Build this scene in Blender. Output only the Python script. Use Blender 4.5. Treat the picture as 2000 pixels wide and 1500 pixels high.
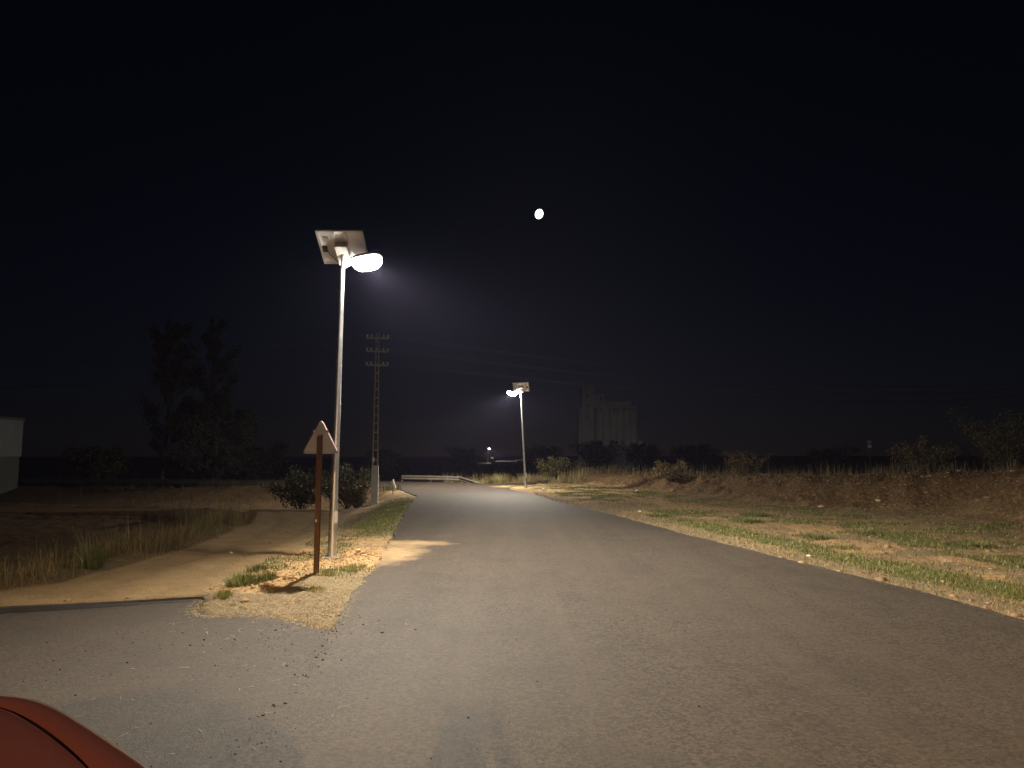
import bpy, bmesh, math, random
import numpy as np
from mathutils import Vector, Matrix

random.seed(7)
rng = np.random.default_rng(11)
for o in list(bpy.data.objects):
    bpy.data.objects.remove(o)
scene = bpy.context.scene
COL = scene.collection
R = math.radians

# ------------------------------------------------------------------ camera
CAM_H, PITCH = 1.75, math.atan(137 / 1390)
cam = bpy.data.cameras.new('camera')
cam.sensor_fit = 'HORIZONTAL'
cam.sensor_width = 36.0
cam.lens = 36.0 * 1390 / 2000
cam.clip_start = 0.05
cam.clip_end = 6000
cam_ob = bpy.data.objects.new('camera', cam)
COL.objects.link(cam_ob)
cam_ob.location = (0, 0, CAM_H)
cam_ob.rotation_euler = (R(90) + PITCH, 0, 0)
scene.camera = cam_ob
scene.render.resolution_x, scene.render.resolution_y = 1024, 768

# ------------------------------------------------------------------ night sky, moonlight, exposure
MOON_AZ, MOON_EL = R(2.2), R(19.0)
world = bpy.data.worlds.new("World")
scene.world = world
world.use_nodes = True
wn = world.node_tree
bg = wn.nodes['Background']
sky = wn.nodes.new('ShaderNodeTexSky')
sky.sky_type = 'NISHITA'
sky.sun_disc = False
sky.sun_elevation = MOON_EL
sky.sun_rotation = MOON_AZ
sky.dust_density = 0.3
sky.ozone_density = 4.0
tint = wn.nodes.new('ShaderNodeMix')
tint.data_type = 'RGBA'
tint.blend_type = 'MULTIPLY'
tint.inputs[0].default_value = 1.0
tint.inputs[7].default_value = (0.72, 0.72, 1.0, 1.0)
wn.links.new(sky.outputs[0], tint.inputs[6])
wn.links.new(tint.outputs[2], bg.inputs[0])
bg.inputs[1].default_value = 0.00052

sun = bpy.data.lights.new('moonlight', 'SUN')
sun.energy = 0.006
sun.angle = R(0.5)
sun.color = (0.85, 0.92, 1.0)
sun_ob = bpy.data.objects.new('moonlight', sun)
COL.objects.link(sun_ob)
md = Vector((math.sin(MOON_AZ) * math.cos(MOON_EL), math.cos(MOON_AZ) * math.cos(MOON_EL), math.sin(MOON_EL)))
sun_ob.rotation_euler = md.to_track_quat('Z', 'Y').to_euler()

scene.view_settings.view_transform = 'Standard'
scene.view_settings.look = 'None'
scene.view_settings.gamma = 1.0
scene.view_settings.exposure = 0.0
scene.view_settings.use_curve_mapping = False

LAMP_W = 9600.0

# ------------------------------------------------------------------ node helpers
def mat_new(name):
    m = bpy.data.materials.new(name)
    m.use_nodes = True
    return m, m.node_tree, m.node_tree.nodes['Principled BSDF']

def N(nt, typ, **kw):
    n = nt.nodes.new(typ)
    for k, v in kw.items():
        setattr(n, k, v)
    return n

def coords(nt, scale=(1, 1, 1), kind='Object'):
    tc = N(nt, 'ShaderNodeTexCoord')
    mp = N(nt, 'ShaderNodeMapping')
    mp.inputs['Scale'].default_value = scale
    nt.links.new(tc.outputs[kind], mp.inputs[0])
    return mp.outputs[0]

def noise(nt, vec, scale, detail=4, rough=0.55):
    n = N(nt, 'ShaderNodeTexNoise')
    n.inputs['Scale'].default_value = scale
    n.inputs['Detail'].default_value = detail
    n.inputs['Roughness'].default_value = rough
    nt.links.new(vec, n.inputs['Vector'])
    return n.outputs[0]

def maprange(nt, val, a, b, c=0.0, d=1.0):
    n = N(nt, 'ShaderNodeMapRange')
    nt.links.new(val, n.inputs[0])
    for i, q in zip((1, 2, 3, 4), (a, b, c, d)):
        n.inputs[i].default_value = q
    return n.outputs[0]

def math_(nt, op, a, b=None):
    n = N(nt, 'ShaderNodeMath', operation=op)
    for i, q in enumerate((a, b)):
        if q is None:
            continue
        if isinstance(q, (int, float)):
            n.inputs[i].default_value = q
        else:
            nt.links.new(q, n.inputs[i])
    return n.outputs[0]

def mix(nt, fac, a, b, blend='MIX'):
    n = N(nt, 'ShaderNodeMix', data_type='RGBA', blend_type=blend)
    for s, q in ((n.inputs[0], fac), (n.inputs[6], a), (n.inputs[7], b)):
        if isinstance(q, (int, float)):
            s.default_value = q
        elif isinstance(q, tuple):
            s.default_value = (*q, 1.0)
        else:
            nt.links.new(q, s)
    return n.outputs[2]

def bump(nt, bs, height, strength=0.4, dist=0.01):
    b = N(nt, 'ShaderNodeBump')
    b.inputs['Strength'].default_value = strength
    b.inputs['Distance'].default_value = dist
    nt.links.new(height, b.inputs['Height'])
    nt.links.new(b.outputs[0], bs.inputs['Normal'])

def simple(name, col, rough=0.6, metal=0.0, var=0.25, scale=8.0, bmp=0.15, bd=0.004, stretch=(1, 1, 1), coat=0.0):
    m, nt, bs = mat_new(name)
    v = coords(nt, stretch)
    n1 = noise(nt, v, scale, 6)
    n2 = noise(nt, v, scale * 7, 4)
    k = math_(nt, 'ADD', math_(nt, 'MULTIPLY', n1, 0.7), math_(nt, 'MULTIPLY', n2, 0.3))
    f = maprange(nt, k, 0.3, 0.7)
    nt.links.new(mix(nt, f, tuple(c * (1 - var) for c in col), tuple(min(1, c * (1 + var)) for c in col)), bs.inputs['Base Color'])
    nt.links.new(maprange(nt, k, 0.3, 0.7, max(0.05, rough - 0.1), min(1, rough + 0.1)), bs.inputs['Roughness'])
    bs.inputs['Metallic'].default_value = metal
    bs.inputs['Coat Weight'].default_value = coat
    if bmp:
        bump(nt, bs, n2, bmp, bd)
    return m

def emis(name, col, strength):
    m, nt, bs = mat_new(name)
    bs.inputs['Base Color'].default_value = (0.8, 0.8, 0.8, 1)
    bs.inputs['Emission Color'].default_value = (*col, 1)
    bs.inputs['Emission Strength'].default_value = strength
    return m

M = {}
M['galv'] = simple('galvanised steel', (0.62, 0.63, 0.66), 0.38, 0.85, 0.12, 3.0, 0.05, 0.002, (6, 6, 1))
M['pole_paint'] = simple('grey painted steel', (0.5, 0.5, 0.52), 0.5, 0.3, 0.12, 5.0, 0.05)
M['rust'] = simple('rusty brown post', (0.12, 0.055, 0.03), 0.75, 0.2, 0.45, 14.0, 0.25, 0.003, (1, 1, 0.4))
M['backsheet'] = simple('white panel backsheet', (0.78, 0.77, 0.8), 0.5, 0, 0.05, 4)
M['alu'] = simple('aluminium frame', (0.6, 0.6, 0.62), 0.45, 0.5, 0.08, 6)
M['cells'] = simple('dark blue solar cells', (0.012, 0.018, 0.05), 0.15, 0, 0.2, 20, 0)
M['black'] = simple('black plastic', (0.015, 0.015, 0.016), 0.5, 0, 0.2, 20)
M['boxgrey'] = simple('grey battery box', (0.52, 0.5, 0.46), 0.55, 0.1, 0.1, 6)
M['headgrey'] = simple('grey cast lamp head', (0.45, 0.45, 0.46), 0.45, 0.4, 0.1, 6)
M['label'] = simple('white sticker', (0.75, 0.7, 0.68), 0.6, 0, 0.05, 4)
M['signback'] = simple('grey sign back', (0.5, 0.49, 0.56), 0.5, 0.2, 0.12, 5, 0.05)
M['signred'] = simple('red sign border', (0.62, 0.1, 0.07), 0.45, 0, 0.1, 10)
M['signrim'] = simple('faded sign rim', (0.42, 0.29, 0.27), 0.5, 0.2, 0.1, 10)
M['signwhite'] = simple('white sign face', (0.8, 0.8, 0.78), 0.4, 0, 0.05, 10)
M['concrete'] = simple('pale concrete', (0.5, 0.5, 0.47), 0.85, 0, 0.18, 3, 0.3, 0.006)
M['silo'] = simple('weathered silo concrete', (0.8, 0.78, 0.72), 0.9, 0, 0.3, 0.25, 0.2, 0.02, (1.5, 1.5, 0.4))
M['silodark'] = simple('dark window opening', (0.05, 0.05, 0.05), 0.8, 0, 0.2, 2)
M['pylon'] = simple('yellowed pylon steel', (0.42, 0.38, 0.26), 0.7, 0.2, 0.3, 8, 0.15)
M['porcelain'] = simple('pale insulator porcelain', (0.6, 0.6, 0.62), 0.3, 0, 0.1, 8, 0)
M['wire'] = simple('dull aluminium wire', (0.13, 0.13, 0.135), 0.6, 0.3, 0.1, 8, 0)
M['rail'] = simple('galvanised guard rail', (0.2, 0.18, 0.14), 0.65, 0.3, 0.2, 3, 0.1)
M['bark'] = simple('brown bark', (0.085, 0.065, 0.05), 0.9, 0, 0.4, 10, 0.5, 0.02, (1, 1, 0.25))
M['wallwhite'] = simple('white rendered wall', (0.26, 0.275, 0.29), 0.8, 0, 0.1, 1.2, 0.1)
M['walldark'] = simple('dark grey green plinth', (0.12, 0.13, 0.11), 0.85, 0, 0.25, 1.5, 0.1)
M['glass'] = simple('dark window glass', (0.02, 0.02, 0.022), 0.15, 0, 0.1, 3, 0)
M['stone'] = simple('pale field stone', (0.5, 0.36, 0.22), 0.9, 0, 0.35, 12, 0.5, 0.01)
M['rubble'] = simple('brown rubble', (0.26, 0.17, 0.1), 0.95, 0, 0.4, 12, 0.5, 0.01)
M['litter'] = simple('white litter', (0.8, 0.8, 0.78), 0.7, 0, 0.1, 20, 0.1)
M['tar_and_shade'] = simple('black asphalt crumbs', (0.012, 0.011, 0.011), 0.8, 0, 0.4, 30)  # crumbs, and the painted shade strip along the track step
M['cloth'] = simple('pale rag', (0.7, 0.65, 0.52), 0.9, 0, 0.2, 20, 0.4, 0.01)
def lens_mat(name, col, strength):
    m = emis(name, col, strength)
    nt = m.node_tree
    tr = N(nt, 'ShaderNodeBsdfTransparent')
    mx = N(nt, 'ShaderNodeMixShader')
    mx.inputs[0].default_value = 0.12
    nt.links.new(tr.outputs[0], mx.inputs[1])
    nt.links.new(nt.nodes['Principled BSDF'].outputs[0], mx.inputs[2])
    nt.links.new(mx.outputs[0], nt.nodes['Material Output'].inputs[0])
    return m
M['led'] = lens_mat('lit white led lens', (1.0, 0.95, 0.84), 600)
M['led_cool'] = lens_mat('lit cool led lens', (0.85, 0.95, 1.0), 600)
M['moon'] = emis('moon', (0.86, 0.9, 1.0), 9)

# ------------------------------------------------------------------ mesh helpers
class MB:
    def __init__(s):
        s.v, s.f = [], []
    def add(s, vs, fs):
        n = len(s.v)
        s.v += [tuple(p) for p in vs]
        s.f += [tuple(i + n for i in f) for f in fs]
        return s
    def box(s, c, d, rot=None):
        x, y, z = (q / 2 for q in d)
        vs = [Vector((a * x, b * y, e * z)) for e in (-1, 1) for a, b in ((-1, -1), (1, -1), (1, 1), (-1, 1))]
        if rot is not None:
            vs = [rot @ p for p in vs]
        c = Vector(c)
        return s.add([p + c for p in vs], [(3, 2, 1, 0), (4, 5, 6, 7), (0, 1, 5, 4), (1, 2, 6, 5), (2, 3, 7, 6), (3, 0, 4, 7)])
    def tube(s, pts, rad, n=10, caps=True):
        pts = [Vector(p) for p in pts]
        if not isinstance(rad, (list, tuple)):
            rad = [rad] * len(pts)
        rings, prev = [], None
        for i, p in enumerate(pts):
            t = (pts[min(i + 1, len(pts) - 1)] - pts[max(i - 1, 0)]).normalized()
            if prev is None:
                a = Vector((1, 0, 0)) if abs(t.x) < 0.9 else Vector((0, 1, 0))
                u = (a - t * a.dot(t)).normalized()
            else:
                u = (prev - t * prev.dot(t)).normalized()
            prev = u
            w = t.cross(u)
            rings.append([p + (u * math.cos(k * 2 * math.pi / n) + w * math.sin(k * 2 * math.pi / n)) * rad[i] for k in range(n)])
        vs = [q for r in rings for q in r]
        fs = []
        for i in range(len(pts) - 1):
            for k in range(n):
                k2 = (k + 1) % n
                fs.append((i * n + k, i * n + k2, (i + 1) * n + k2, (i + 1) * n + k))
        if caps:
            fs.append(tuple(range(n - 1, -1, -1)))
            fs.append(tuple((len(pts) - 1) * n + k for k in range(n)))
        return s.add(vs, fs)
    def prism(s, poly, d, mtx):
        n = len(poly)
        vs = [mtx @ Vector((x, y, 0)) for x, y in poly] + [mtx @ Vector((x, y, d)) for x, y in poly]
        fs = [tuple(range(n - 1, -1, -1)), tuple(range(n, 2 * n))] + [(i, (i + 1) % n, (i + 1) % n + n, i + n) for i in range(n)]
        return s.add(vs, fs)
    def build(s, name, mat, parent=None, smooth=False, bevel=0.0):
        me = bpy.data.meshes.new(name)
        me.from_pydata(s.v, [], s.f)
        if bevel or True:
            bm = bmesh.new()
            bm.from_mesh(me)
            bmesh.ops.recalc_face_normals(bm, faces=bm.faces)
            if bevel:
                bmesh.ops.bevel(bm, geom=list(bm.edges), offset=bevel, segments=2, affect='EDGES', profile=0.5)
            bm.to_mesh(me)
            bm.free()
        me.materials.append(M[mat] if isinstance(mat, str) else mat)
        if smooth:
            me.polygons.foreach_set('use_smooth', [True] * len(me.polygons))
            try:
                me.set_sharp_from_angle(angle=R(40))
            except Exception:
                pass
        o = bpy.data.objects.new(name, me)
        COL.objects.link(o)
        if parent:
            o.parent = parent
        return o

def tag(o, label=None, cat=None, group=None, kind=None):
    for k, v in (('label', label), ('category', cat), ('group', group), ('kind', kind)):
        if v:
            o[k] = v
    return o

def thing(name, label, cat, loc=(0, 0, 0), rz=0.0, group=None):
    o = bpy.data.objects.new(name, None)
    COL.objects.link(o)
    o.location = loc
    o.rotation_euler = (0, 0, rz)
    o.empty_display_size = 0.3
    return tag(o, label, cat, group)

def copy_tree(o, parent=None):
    c = o.copy()
    COL.objects.link(c)
    c.parent = parent
    for ch in [q for q in bpy.data.objects if q.parent == o]:
        copy_tree(ch, c)
    return c

def np_mesh(name, V, F, mat, col=None, smooth=False):
    """V (n,3), F (m,k) with k = 3 or 4"""
    me = bpy.data.meshes.new(name)
    k = F.shape[1]
    me.vertices.add(len(V))
    me.vertices.foreach_set('co', V.astype(np.float32).ravel())
    me.loops.add(F.size)
    me.loops.foreach_set('vertex_index', F.astype(np.int32).ravel())
    me.polygons.add(len(F))
    me.polygons.foreach_set('loop_start', np.arange(0, F.size, k, dtype=np.int32))
    if smooth:
        me.polygons.foreach_set('use_smooth', np.ones(len(F), dtype=bool))
    me.update(calc_edges=True)
    me.validate()
    if col is not None:
        a = me.attributes.new('tint', 'FLOAT_COLOR', 'POINT')
        c4 = np.ones((len(V), 4), dtype=np.float32)
        c4[:, :col.shape[1]] = col
        a.data.foreach_set('color', c4.ravel())
    me.materials.append(mat)
    return me

def link(name, me, parent=None):
    o = bpy.data.objects.new(name, me)
    COL.objects.link(o)
    if parent:
        o.parent = parent
    return o

# ------------------------------------------------------------------ numpy noise and polygons
_tab = rng.random((256, 256))
def vn(x, y):
    xi, yi = np.floor(x).astype(int), np.floor(y).astype(int)
    fx, fy = x - xi, y - yi
    fx, fy = fx * fx * (3 - 2 * fx), fy * fy * (3 - 2 * fy)
    a = _tab[xi & 255, yi & 255]; b = _tab[(xi + 1) & 255, yi & 255]
    c = _tab[xi & 255, (yi + 1) & 255]; d = _tab[(xi + 1) & 255, (yi + 1) & 255]
    return (a * (1 - fx) + b * fx) * (1 - fy) + (c * (1 - fx) + d * fx) * fy
def fbm(x, y, oct=4):
    s, a, t = 0, 1.0, 0
    for i in range(oct):
        s = s + a * vn(x * 2 ** i + 37.3 * i, y * 2 ** i + 11.7 * i)
        t += a
        a *= 0.55
    return s / t
def inside(x, y, poly):
    r = np.zeros(x.shape, dtype=bool)
    n = len(poly)
    for i in range(n):
        (x1, y1), (x2, y2) = poly[i], poly[(i + 1) % n]
        if y1 == y2:
            continue
        c = ((y1 > y) != (y2 > y)) & (x < (x2 - x1) * (y - y1) / (y2 - y1) + x1)
        r ^= c
    return r
def pdist(x, y, line):
    d = np.full(x.shape, 1e9)
    for (x1, y1), (x2, y2) in zip(line[:-1], line[1:]):
        dx, dy = x2 - x1, y2 - y1
        t = np.clip(((x - x1) * dx + (y - y1) * dy) / (dx * dx + dy * dy), 0, 1)
        d = np.minimum(d, np.hypot(x - x1 - t * dx, y - y1 - t * dy))
    return d
def ss(a, b, x):
    t = np.clip((x - a) / (b - a), 0, 1)
    return t * t * (3 - 2 * t)

# ------------------------------------------------------------------ plan of the place (metres, camera stands at 0,0)
LEFT = [(-60, 53), (-25, 45), (-14, 42.3), (-8.5, 39.5), (-5.85, 36.8), (-4.68, 32.66), (-4.06, 30.5), (-3.55, 25), (-3.06, 20.3),
        (-2.63, 16.02), (-2.18, 11.81), (-2.09, 10.32), (-2.04, 9.27), (-1.93, 8.5), (-1.81, 7.5), (-1.7, 6.76), (-1.59, 5.72),
        (-1.61, 5.06), (-1.55, 4), (-1.3, 0), (-0.3, -5), (1.2, -10), (3.5, -16), (10, -28)]
RIGHT = [(18, -28), (11, -16), (8.6, -10), (7, -5), (5.9, 0), (5.65, 5), (5.47, 7.85), (5.31, 9.17), (5.07, 10.28), (4.74, 11.6),
         (4.32, 13.59), (3.74, 16.23), (2.96, 20.81), (2.11, 24.73), (1.58, 27.16), (0.97, 31.07), (0.36, 33.82), (-0.13, 36.29), (-0.19, 38.55)]
FAR = [(0.1, 40.2), (-1.5, 42.8), (-3.5, 44.6), (-7, 46.3), (-13, 48.5), (-25, 51), (-60, 60)]
ROAD = LEFT + RIGHT + FAR
APRON = [(-1.5, 7.5), (-1.96, 7.42), (-2.27, 7.82), (-2.59, 7.97), (-2.96, 8.12), (-3.2, 8.04), (-3.45, 8.12), (-3.63, 8.41),
         (-3.77, 8.94), (-4.1, 8.85), (-5.8, 8.28), (-9, 7.2), (-16, 4.8), (-16, -4), (-6, -6.5), (-1, -6.5), (0, -5), (-0.9, 0), (-1.2, 4), (-1.3, 6.5)]
SIDE = [(-0.5, 38.3), (0.0, 39.6), (0.75, 41.6), (2.05, 45), (3.6, 49.6), (8.5, 60), (24, 84), (21, 85), (6.4, 61), (3.8, 52.9), (2.2, 48), (0.8, 44.4), (-1.3, 42.6)]
TRACK = [(-3.77, 8.94), (-3.93, 9.17), (-4.0, 9.77), (-4.01, 10.67), (-4.01, 11.54), (-4.06, 13.17), (-4.1, 14.21), (-4.15, 15.43),
         (-4.34, 17.23), (-5.21, 21.9), (-6.5, 24), (-12, 27), (-30, 31), (-30, 27), (-12, 24.2), (-9.86, 23.13), (-7.84, 21.91),
         (-6.6, 18.1), (-6.22, 15.43), (-6.05, 13.17), (-6.1, 11.29), (-6.2, 9.88), (-6.9, 8.67), (-9, 7.6), (-12, 6.4), (-12, 6.1), (-9, 7.2), (-5.8, 8.28), (-4.1, 8.85)]
BANK = [(3.6, 43.2), (5.6, 38.8), (7.9, 31.7), (8.97, 25.2), (10.9, 23.6), (13.2, 21.9), (13.4, 17.9), (15, 13), (19, 8), (26, 0), (90, -10), (90, 70), (14, 66)]
BANK_TOE = BANK[:10]
LAMP1, SIGN, LAMP2, PYL = (-3.155, 12.7), (-2.85, 10.62), (0.73, 37.96), (-5.77, 30.2)

def apron_z(x):
    return -0.012 + 0.009 * (x + 1.6)

def terrain(x, y):
    x = np.asarray(x, float); y = np.asarray(y, float)
    dL, dR = pdist(x, y, LEFT), pdist(x, y, RIGHT)
    inR = inside(x, y, ROAD); inA = inside(x, y, APRON); inS = inside(x, y, SIDE); inT = inside(x, y, TRACK); inB = inside(x, y, BANK)
    dA = pdist(x, y, APRON + APRON[:1]); dS = pdist(x, y, SIDE + SIDE[:1]); dT = pdist(x, y, TRACK + TRACK[:1])
    dRoad = pdist(x, y, ROAD + ROAD[:1])
    near = np.minimum(np.minimum(dRoad, dA), dS)
    lump = fbm(x * 0.5, y * 0.5) - 0.5
    fine = fbm(x * 3.1, y * 3.1, 3) - 0.5
    amp = ss(0.0, 1.5, near)
    z = -0.025 + amp * (0.16 * lump + 0.05 * fine) + 0.025 * fine * ss(0.0, 0.25, near)
    # bank on the right
    H = np.interp(y, [0, 18, 22, 25, 32, 40, 60], [1.5, 1.5, 1.3, 1.0, 0.75, 0.5, 0.4])
    db = pdist(x, y, BANK_TOE)
    prof = ss(0, 2.3, db + 0.6 * lump) * inB
    rough = (fbm(x * 1.7, y * 1.7) - 0.5) * 0.5 * ss(0.2, 1.2, db) * inB
    z = z + (H * prof + rough) * (1 - 0.6 * ss(9, 30, db)) * inB
    # left: dirt heap round the lamp, slope down to the pylon, lower field
    left = (x < -1.0) & (~inR) & (dL < 60)
    heap = -0.03 * np.exp(-((x + 3.15) / 0.4) ** 2 - ((y - 12.8) / 0.6) ** 2) + 0.07 * np.exp(-((x + 3.3) / 0.6) ** 2 - ((y - 10.6) / 0.9) ** 2) + 0.04 * np.exp(-((x + 3.3) / 0.7) ** 2 - ((y - 9.2) / 0.7) ** 2)
    z = z + heap * left * (1 + 1.2 * (fbm(x * 5, y * 5, 3) - 0.5))
    drop = ss(17, 22, y) * (ss(0.5, 2.0, dL) * (1 - ss(29, 38, y)) + ss(0.3, 7.0, dL) * ss(29, 38, y)) * (x < -2) * (~inR) * (1 - ss(45, 52, y))
    z = z - 0.36 * drop
    z = np.where(inT, -0.005 + 0.02 * lump + 0.012 * fine - 0.03 * np.exp(-((dT - 0.62 - 0.3 * lump) / 0.16) ** 2) * (y < 22) - 0.33 * ss(22.9, 26, y) - 0.17 * np.exp(-((y - 22.6) / 0.22) ** 2) * ((x > -8.5) & (x < -4)), z)
    z = np.where(inT & (dA < 0.15) & (y < 9.2), np.minimum(z, -0.12), z)
    field = (x < -5.5) & (~inT) & (~inR) & (~inA) & (y > 6)
    fade = ss(0.2, 5.0, dL) * ss(-5.5, -7.0, x)
    z = z - np.where(field, 0.7 * ss(0.8, 6.0, dT) * (1 - 0.5 * drop) * fade, 0)
    z = z + np.where(field, 0.10 * np.exp(-((dT - 0.5) / 0.4) ** 2), 0)
    z = np.where((y > 50) & (~inB), z - 0.25 * ss(50, 90, y), z)
    # behind the far edge of the bend the land falls away
    beh = pdist(x, y, FAR[1:])
    z = z - np.where((~inR) & (~inS) & (y > 42) & (x < 1.5), 0.38 * ss(0.1, 1.0, beh), 0)
    # sink the soil under the asphalt
    zA = apron_z(x)
    z = np.where(inA & ~inR, np.minimum(z, zA - 0.03 - 3 * dA), z)
    z = np.where(inS & ~inR, np.minimum(z, -0.045 - 2 * dS), z)
    z = np.where(inR, np.minimum(z, -0.03 - 2 * dRoad), z)
    z = np.where(inR | inA | inS, np.maximum(z, -0.45), z)
    return z

def gz(x, y):
    return float(terrain(np.array([x]), np.array([y]))[0])

# ------------------------------------------------------------------ ground sheet
def axis(lo, hi, step, out_lo, out_hi, mid=None):
    a = list(np.arange(lo, hi, step))
    s, p = step, a[-1]
    while p < out_hi:
        s *= 1.13; p += s; a.append(p)
    s, p, b = step, a[0], []
    while p > out_lo:
        s *= 1.16; p -= s; b.append(p)
    return np.array(b[::-1] + a)
xs = axis(-21.0, 14.5, 0.085, -700, 700)
ys = np.concatenate([axis(3.5, 26.0, 0.085, -250, 26.0), np.arange(26.15, 60, 0.17), axis(60.3, 62, 0.3, 60.2, 800)])
ys = np.unique(np.round(ys, 4))
GX, GY = np.meshgrid(xs, ys)
gx, gy = GX.ravel(), GY.ravel()
gzv = terrain(gx, gy)
V = np.stack([gx, gy, gzv], 1)
nx, ny = len(xs), len(ys)
ii = (np.arange(ny - 1)[:, None] * nx + np.arange(nx - 1)[None, :]).ravel()
F = np.stack([ii, ii + 1, ii + nx + 1, ii + nx], 1)

def zones(x, y):
    """surface cover: orange subsoil, green grass, dry straw, track"""
    dL, dR = pdist(x, y, LEFT), pdist(x, y, RIGHT)
    inT = inside(x, y, TRACK); inB = inside(x, y, BANK); inR = inside(x, y, ROAD); inA = inside(x, y, APRON)
    n1 = fbm(x * 0.45 + 5, y * 0.45 + 9); n2 = fbm(x * 1.3 + 2, y * 1.3 + 4); n3 = fbm(x * 3 + 1, y * 3, 3)
    right = (x > 0.0) & (dR < dL) & ~inR
    left = ~right
    # right verge
    strip = np.exp(-((dR - 1.15 + 0.9 * (n1 - .5)) / 0.42) ** 2) * (1 - ss(17, 22, y))
    patch = ss(0.49, 0.58, n1) * ss(0.38, 0.56, n2) * ss(0.6, 1.6, dR)
    gR = np.clip(1.15 * strip + 0.8 * patch + 0.5 * ss(24, 30, y) * ss(0.42, 0.55, n2) * ss(0.8, 1.6, dR), 0, 1) * (~inB)
    oR = ss(0.4, 0.56, fbm(x * 0.5 + 20, y * 0.5 + 3)) * np.exp(-((dR - 2.9) / 1.7) ** 2) * 1.25
    oR = np.maximum(oR, 1.1 * np.exp(-((x - 0.75) / 0.9) ** 2 - ((y - 38.6) / 1.6) ** 2))
    oR = np.maximum(oR, 0.55 * inB * ss(0.4, 0.6, n2))
    sR = np.clip(np.exp(-(dR / 0.55) ** 2) + 0.75 * ss(0.42, 0.6, n2), 0, 1) * (1 - 0.5 * inB)
    # left verge
    gL = np.exp(-((dL - 0.55) / 0.55) ** 2) * ss(14.5, 17.5, y) * (1 - ss(27, 30, y)) * ss(0.3, 0.5, n2)
    gL = np.maximum(gL, 0.7 * np.exp(-((x + 2.6) / 0.35) ** 2 - ((y - 10.9) / 0.5) ** 2))
    gL = np.maximum(gL, 0.5 * ss(0.52, 0.6, n2) * (y < 16) * ss(0.5, 0.9, dL))
    oL = 1.25 * np.exp(-(((x + 2.95) / 1.0) ** 4) - ((y - 12.5) / 1.35) ** 4)
    oL = np.maximum(oL, 1.1 * np.exp(-(((x + 3.45) / 0.55) ** 4) - ((y - 10.4) / 1.2) ** 4))
    oL = np.maximum(oL, 0.6 * np.exp(-((y - 15) / 1.2) ** 2) * (dL < 1.5))
    sL = np.clip(1.1 * (y < 10.9) + 0.6 * ss(0.4, 0.6, n2) + np.exp(-(dL / 0.3) ** 2), 0, 1)
    g = np.where(right, gR, gL); o = np.where(right, oR, oL); s = np.where(right, sR, sL)
    t = inT * (y < 25) * 1.0
    return np.clip(np.stack([o, g, s, t], 1), 0, 1)
Z4 = zones(gx, gy)

def ground_material():
    m, nt, bs = mat_new('soil, dry grass and dirt')
    at = N(nt, 'ShaderNodeAttribute', attribute_name='tint')
    sp = N(nt, 'ShaderNodeSeparateColor')
    nt.links.new(at.outputs['Color'], sp.inputs[0])
    v = coords(nt)
    nA, nB, nC, nD = noise(nt, v, 2.2, 6, 0.65), noise(nt, v, 9, 6, 0.65), noise(nt, v, 38, 5, 0.7), noise(nt, v, 0.35, 4)
    st = noise(nt, coords(nt, (22, 60, 1)), 1.0, 5, 0.7)
    st2 = noise(nt, coords(nt, (70, 18, 1)), 1.0, 5, 0.7)
    soil = mix(nt, maprange(nt, nB, 0.35, 0.65), (0.17, 0.118, 0.06), (0.42, 0.3, 0.155))
    orange = mix(nt, maprange(nt, math_(nt, 'ADD', math_(nt, 'MULTIPLY', nB, 0.6), math_(nt, 'MULTIPLY', nC, 0.4)), 0.36, 0.62), (0.28, 0.17, 0.075), (0.54, 0.38, 0.195))
    straw = mix(nt, maprange(nt, math_(nt, 'MAXIMUM', st, st2), 0.45, 0.68), (0.12, 0.085, 0.05), (0.46, 0.37, 0.22))
    green = mix(nt, maprange(nt, nC, 0.35, 0.65), (0.075, 0.08, 0.026), (0.2, 0.2, 0.07))
    track = mix(nt, maprange(nt, math_(nt, 'ADD', math_(nt, 'MULTIPLY', nA, 0.5), math_(nt, 'MULTIPLY', nC, 0.5)), 0.35, 0.65), (0.2, 0.135, 0.065), (0.36, 0.255, 0.13))
    def wt(chan):
        w = math_(nt, 'ADD', chan, math_(nt, 'MULTIPLY', math_(nt, 'SUBTRACT', nB, 0.5), 1.3))
        w = math_(nt, 'ADD', w, math_(nt, 'MULTIPLY', math_(nt, 'SUBTRACT', nC, 0.5), 0.7))
        return maprange(nt, w, 0.3, 0.6)
    c = mix(nt, wt(sp.outputs[2]), soil, straw)
    c = mix(nt, wt(sp.outputs[0]), c, orange)
    c = mix(nt, wt(sp.outputs[1]), c, green)
    c = mix(nt, maprange(nt, math_(nt, 'ADD', at.outputs['Alpha'], math_(nt, 'MULTIPLY', math_(nt, 'SUBTRACT', nB, 0.5), 0.8)), 0.4, 0.6), c, track)
    c = mix(nt, maprange(nt, nD, 0.35, 0.65, 0.0, 0.2), c, (0.16, 0.115, 0.07))
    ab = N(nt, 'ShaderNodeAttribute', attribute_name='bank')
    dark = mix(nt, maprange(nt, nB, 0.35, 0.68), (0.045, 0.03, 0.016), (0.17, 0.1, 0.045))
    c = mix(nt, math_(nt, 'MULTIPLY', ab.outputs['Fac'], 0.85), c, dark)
    nt.links.new(c, bs.inputs['Base Color'])
    bs.inputs['Roughness'].default_value = 0.95
    bs.inputs['Specular IOR Level'].default_value = 0.15
    h = math_(nt, 'ADD', math_(nt, 'MULTIPLY', nB, 1.0), math_(nt, 'MULTIPLY', nC, 0.45))
    bump(nt, bs, h, 0.9, 0.05)
    return m
M['ground'] = ground_material()
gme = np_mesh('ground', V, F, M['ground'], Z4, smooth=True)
bka = gme.attributes.new('bank', 'FLOAT', 'POINT')
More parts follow.
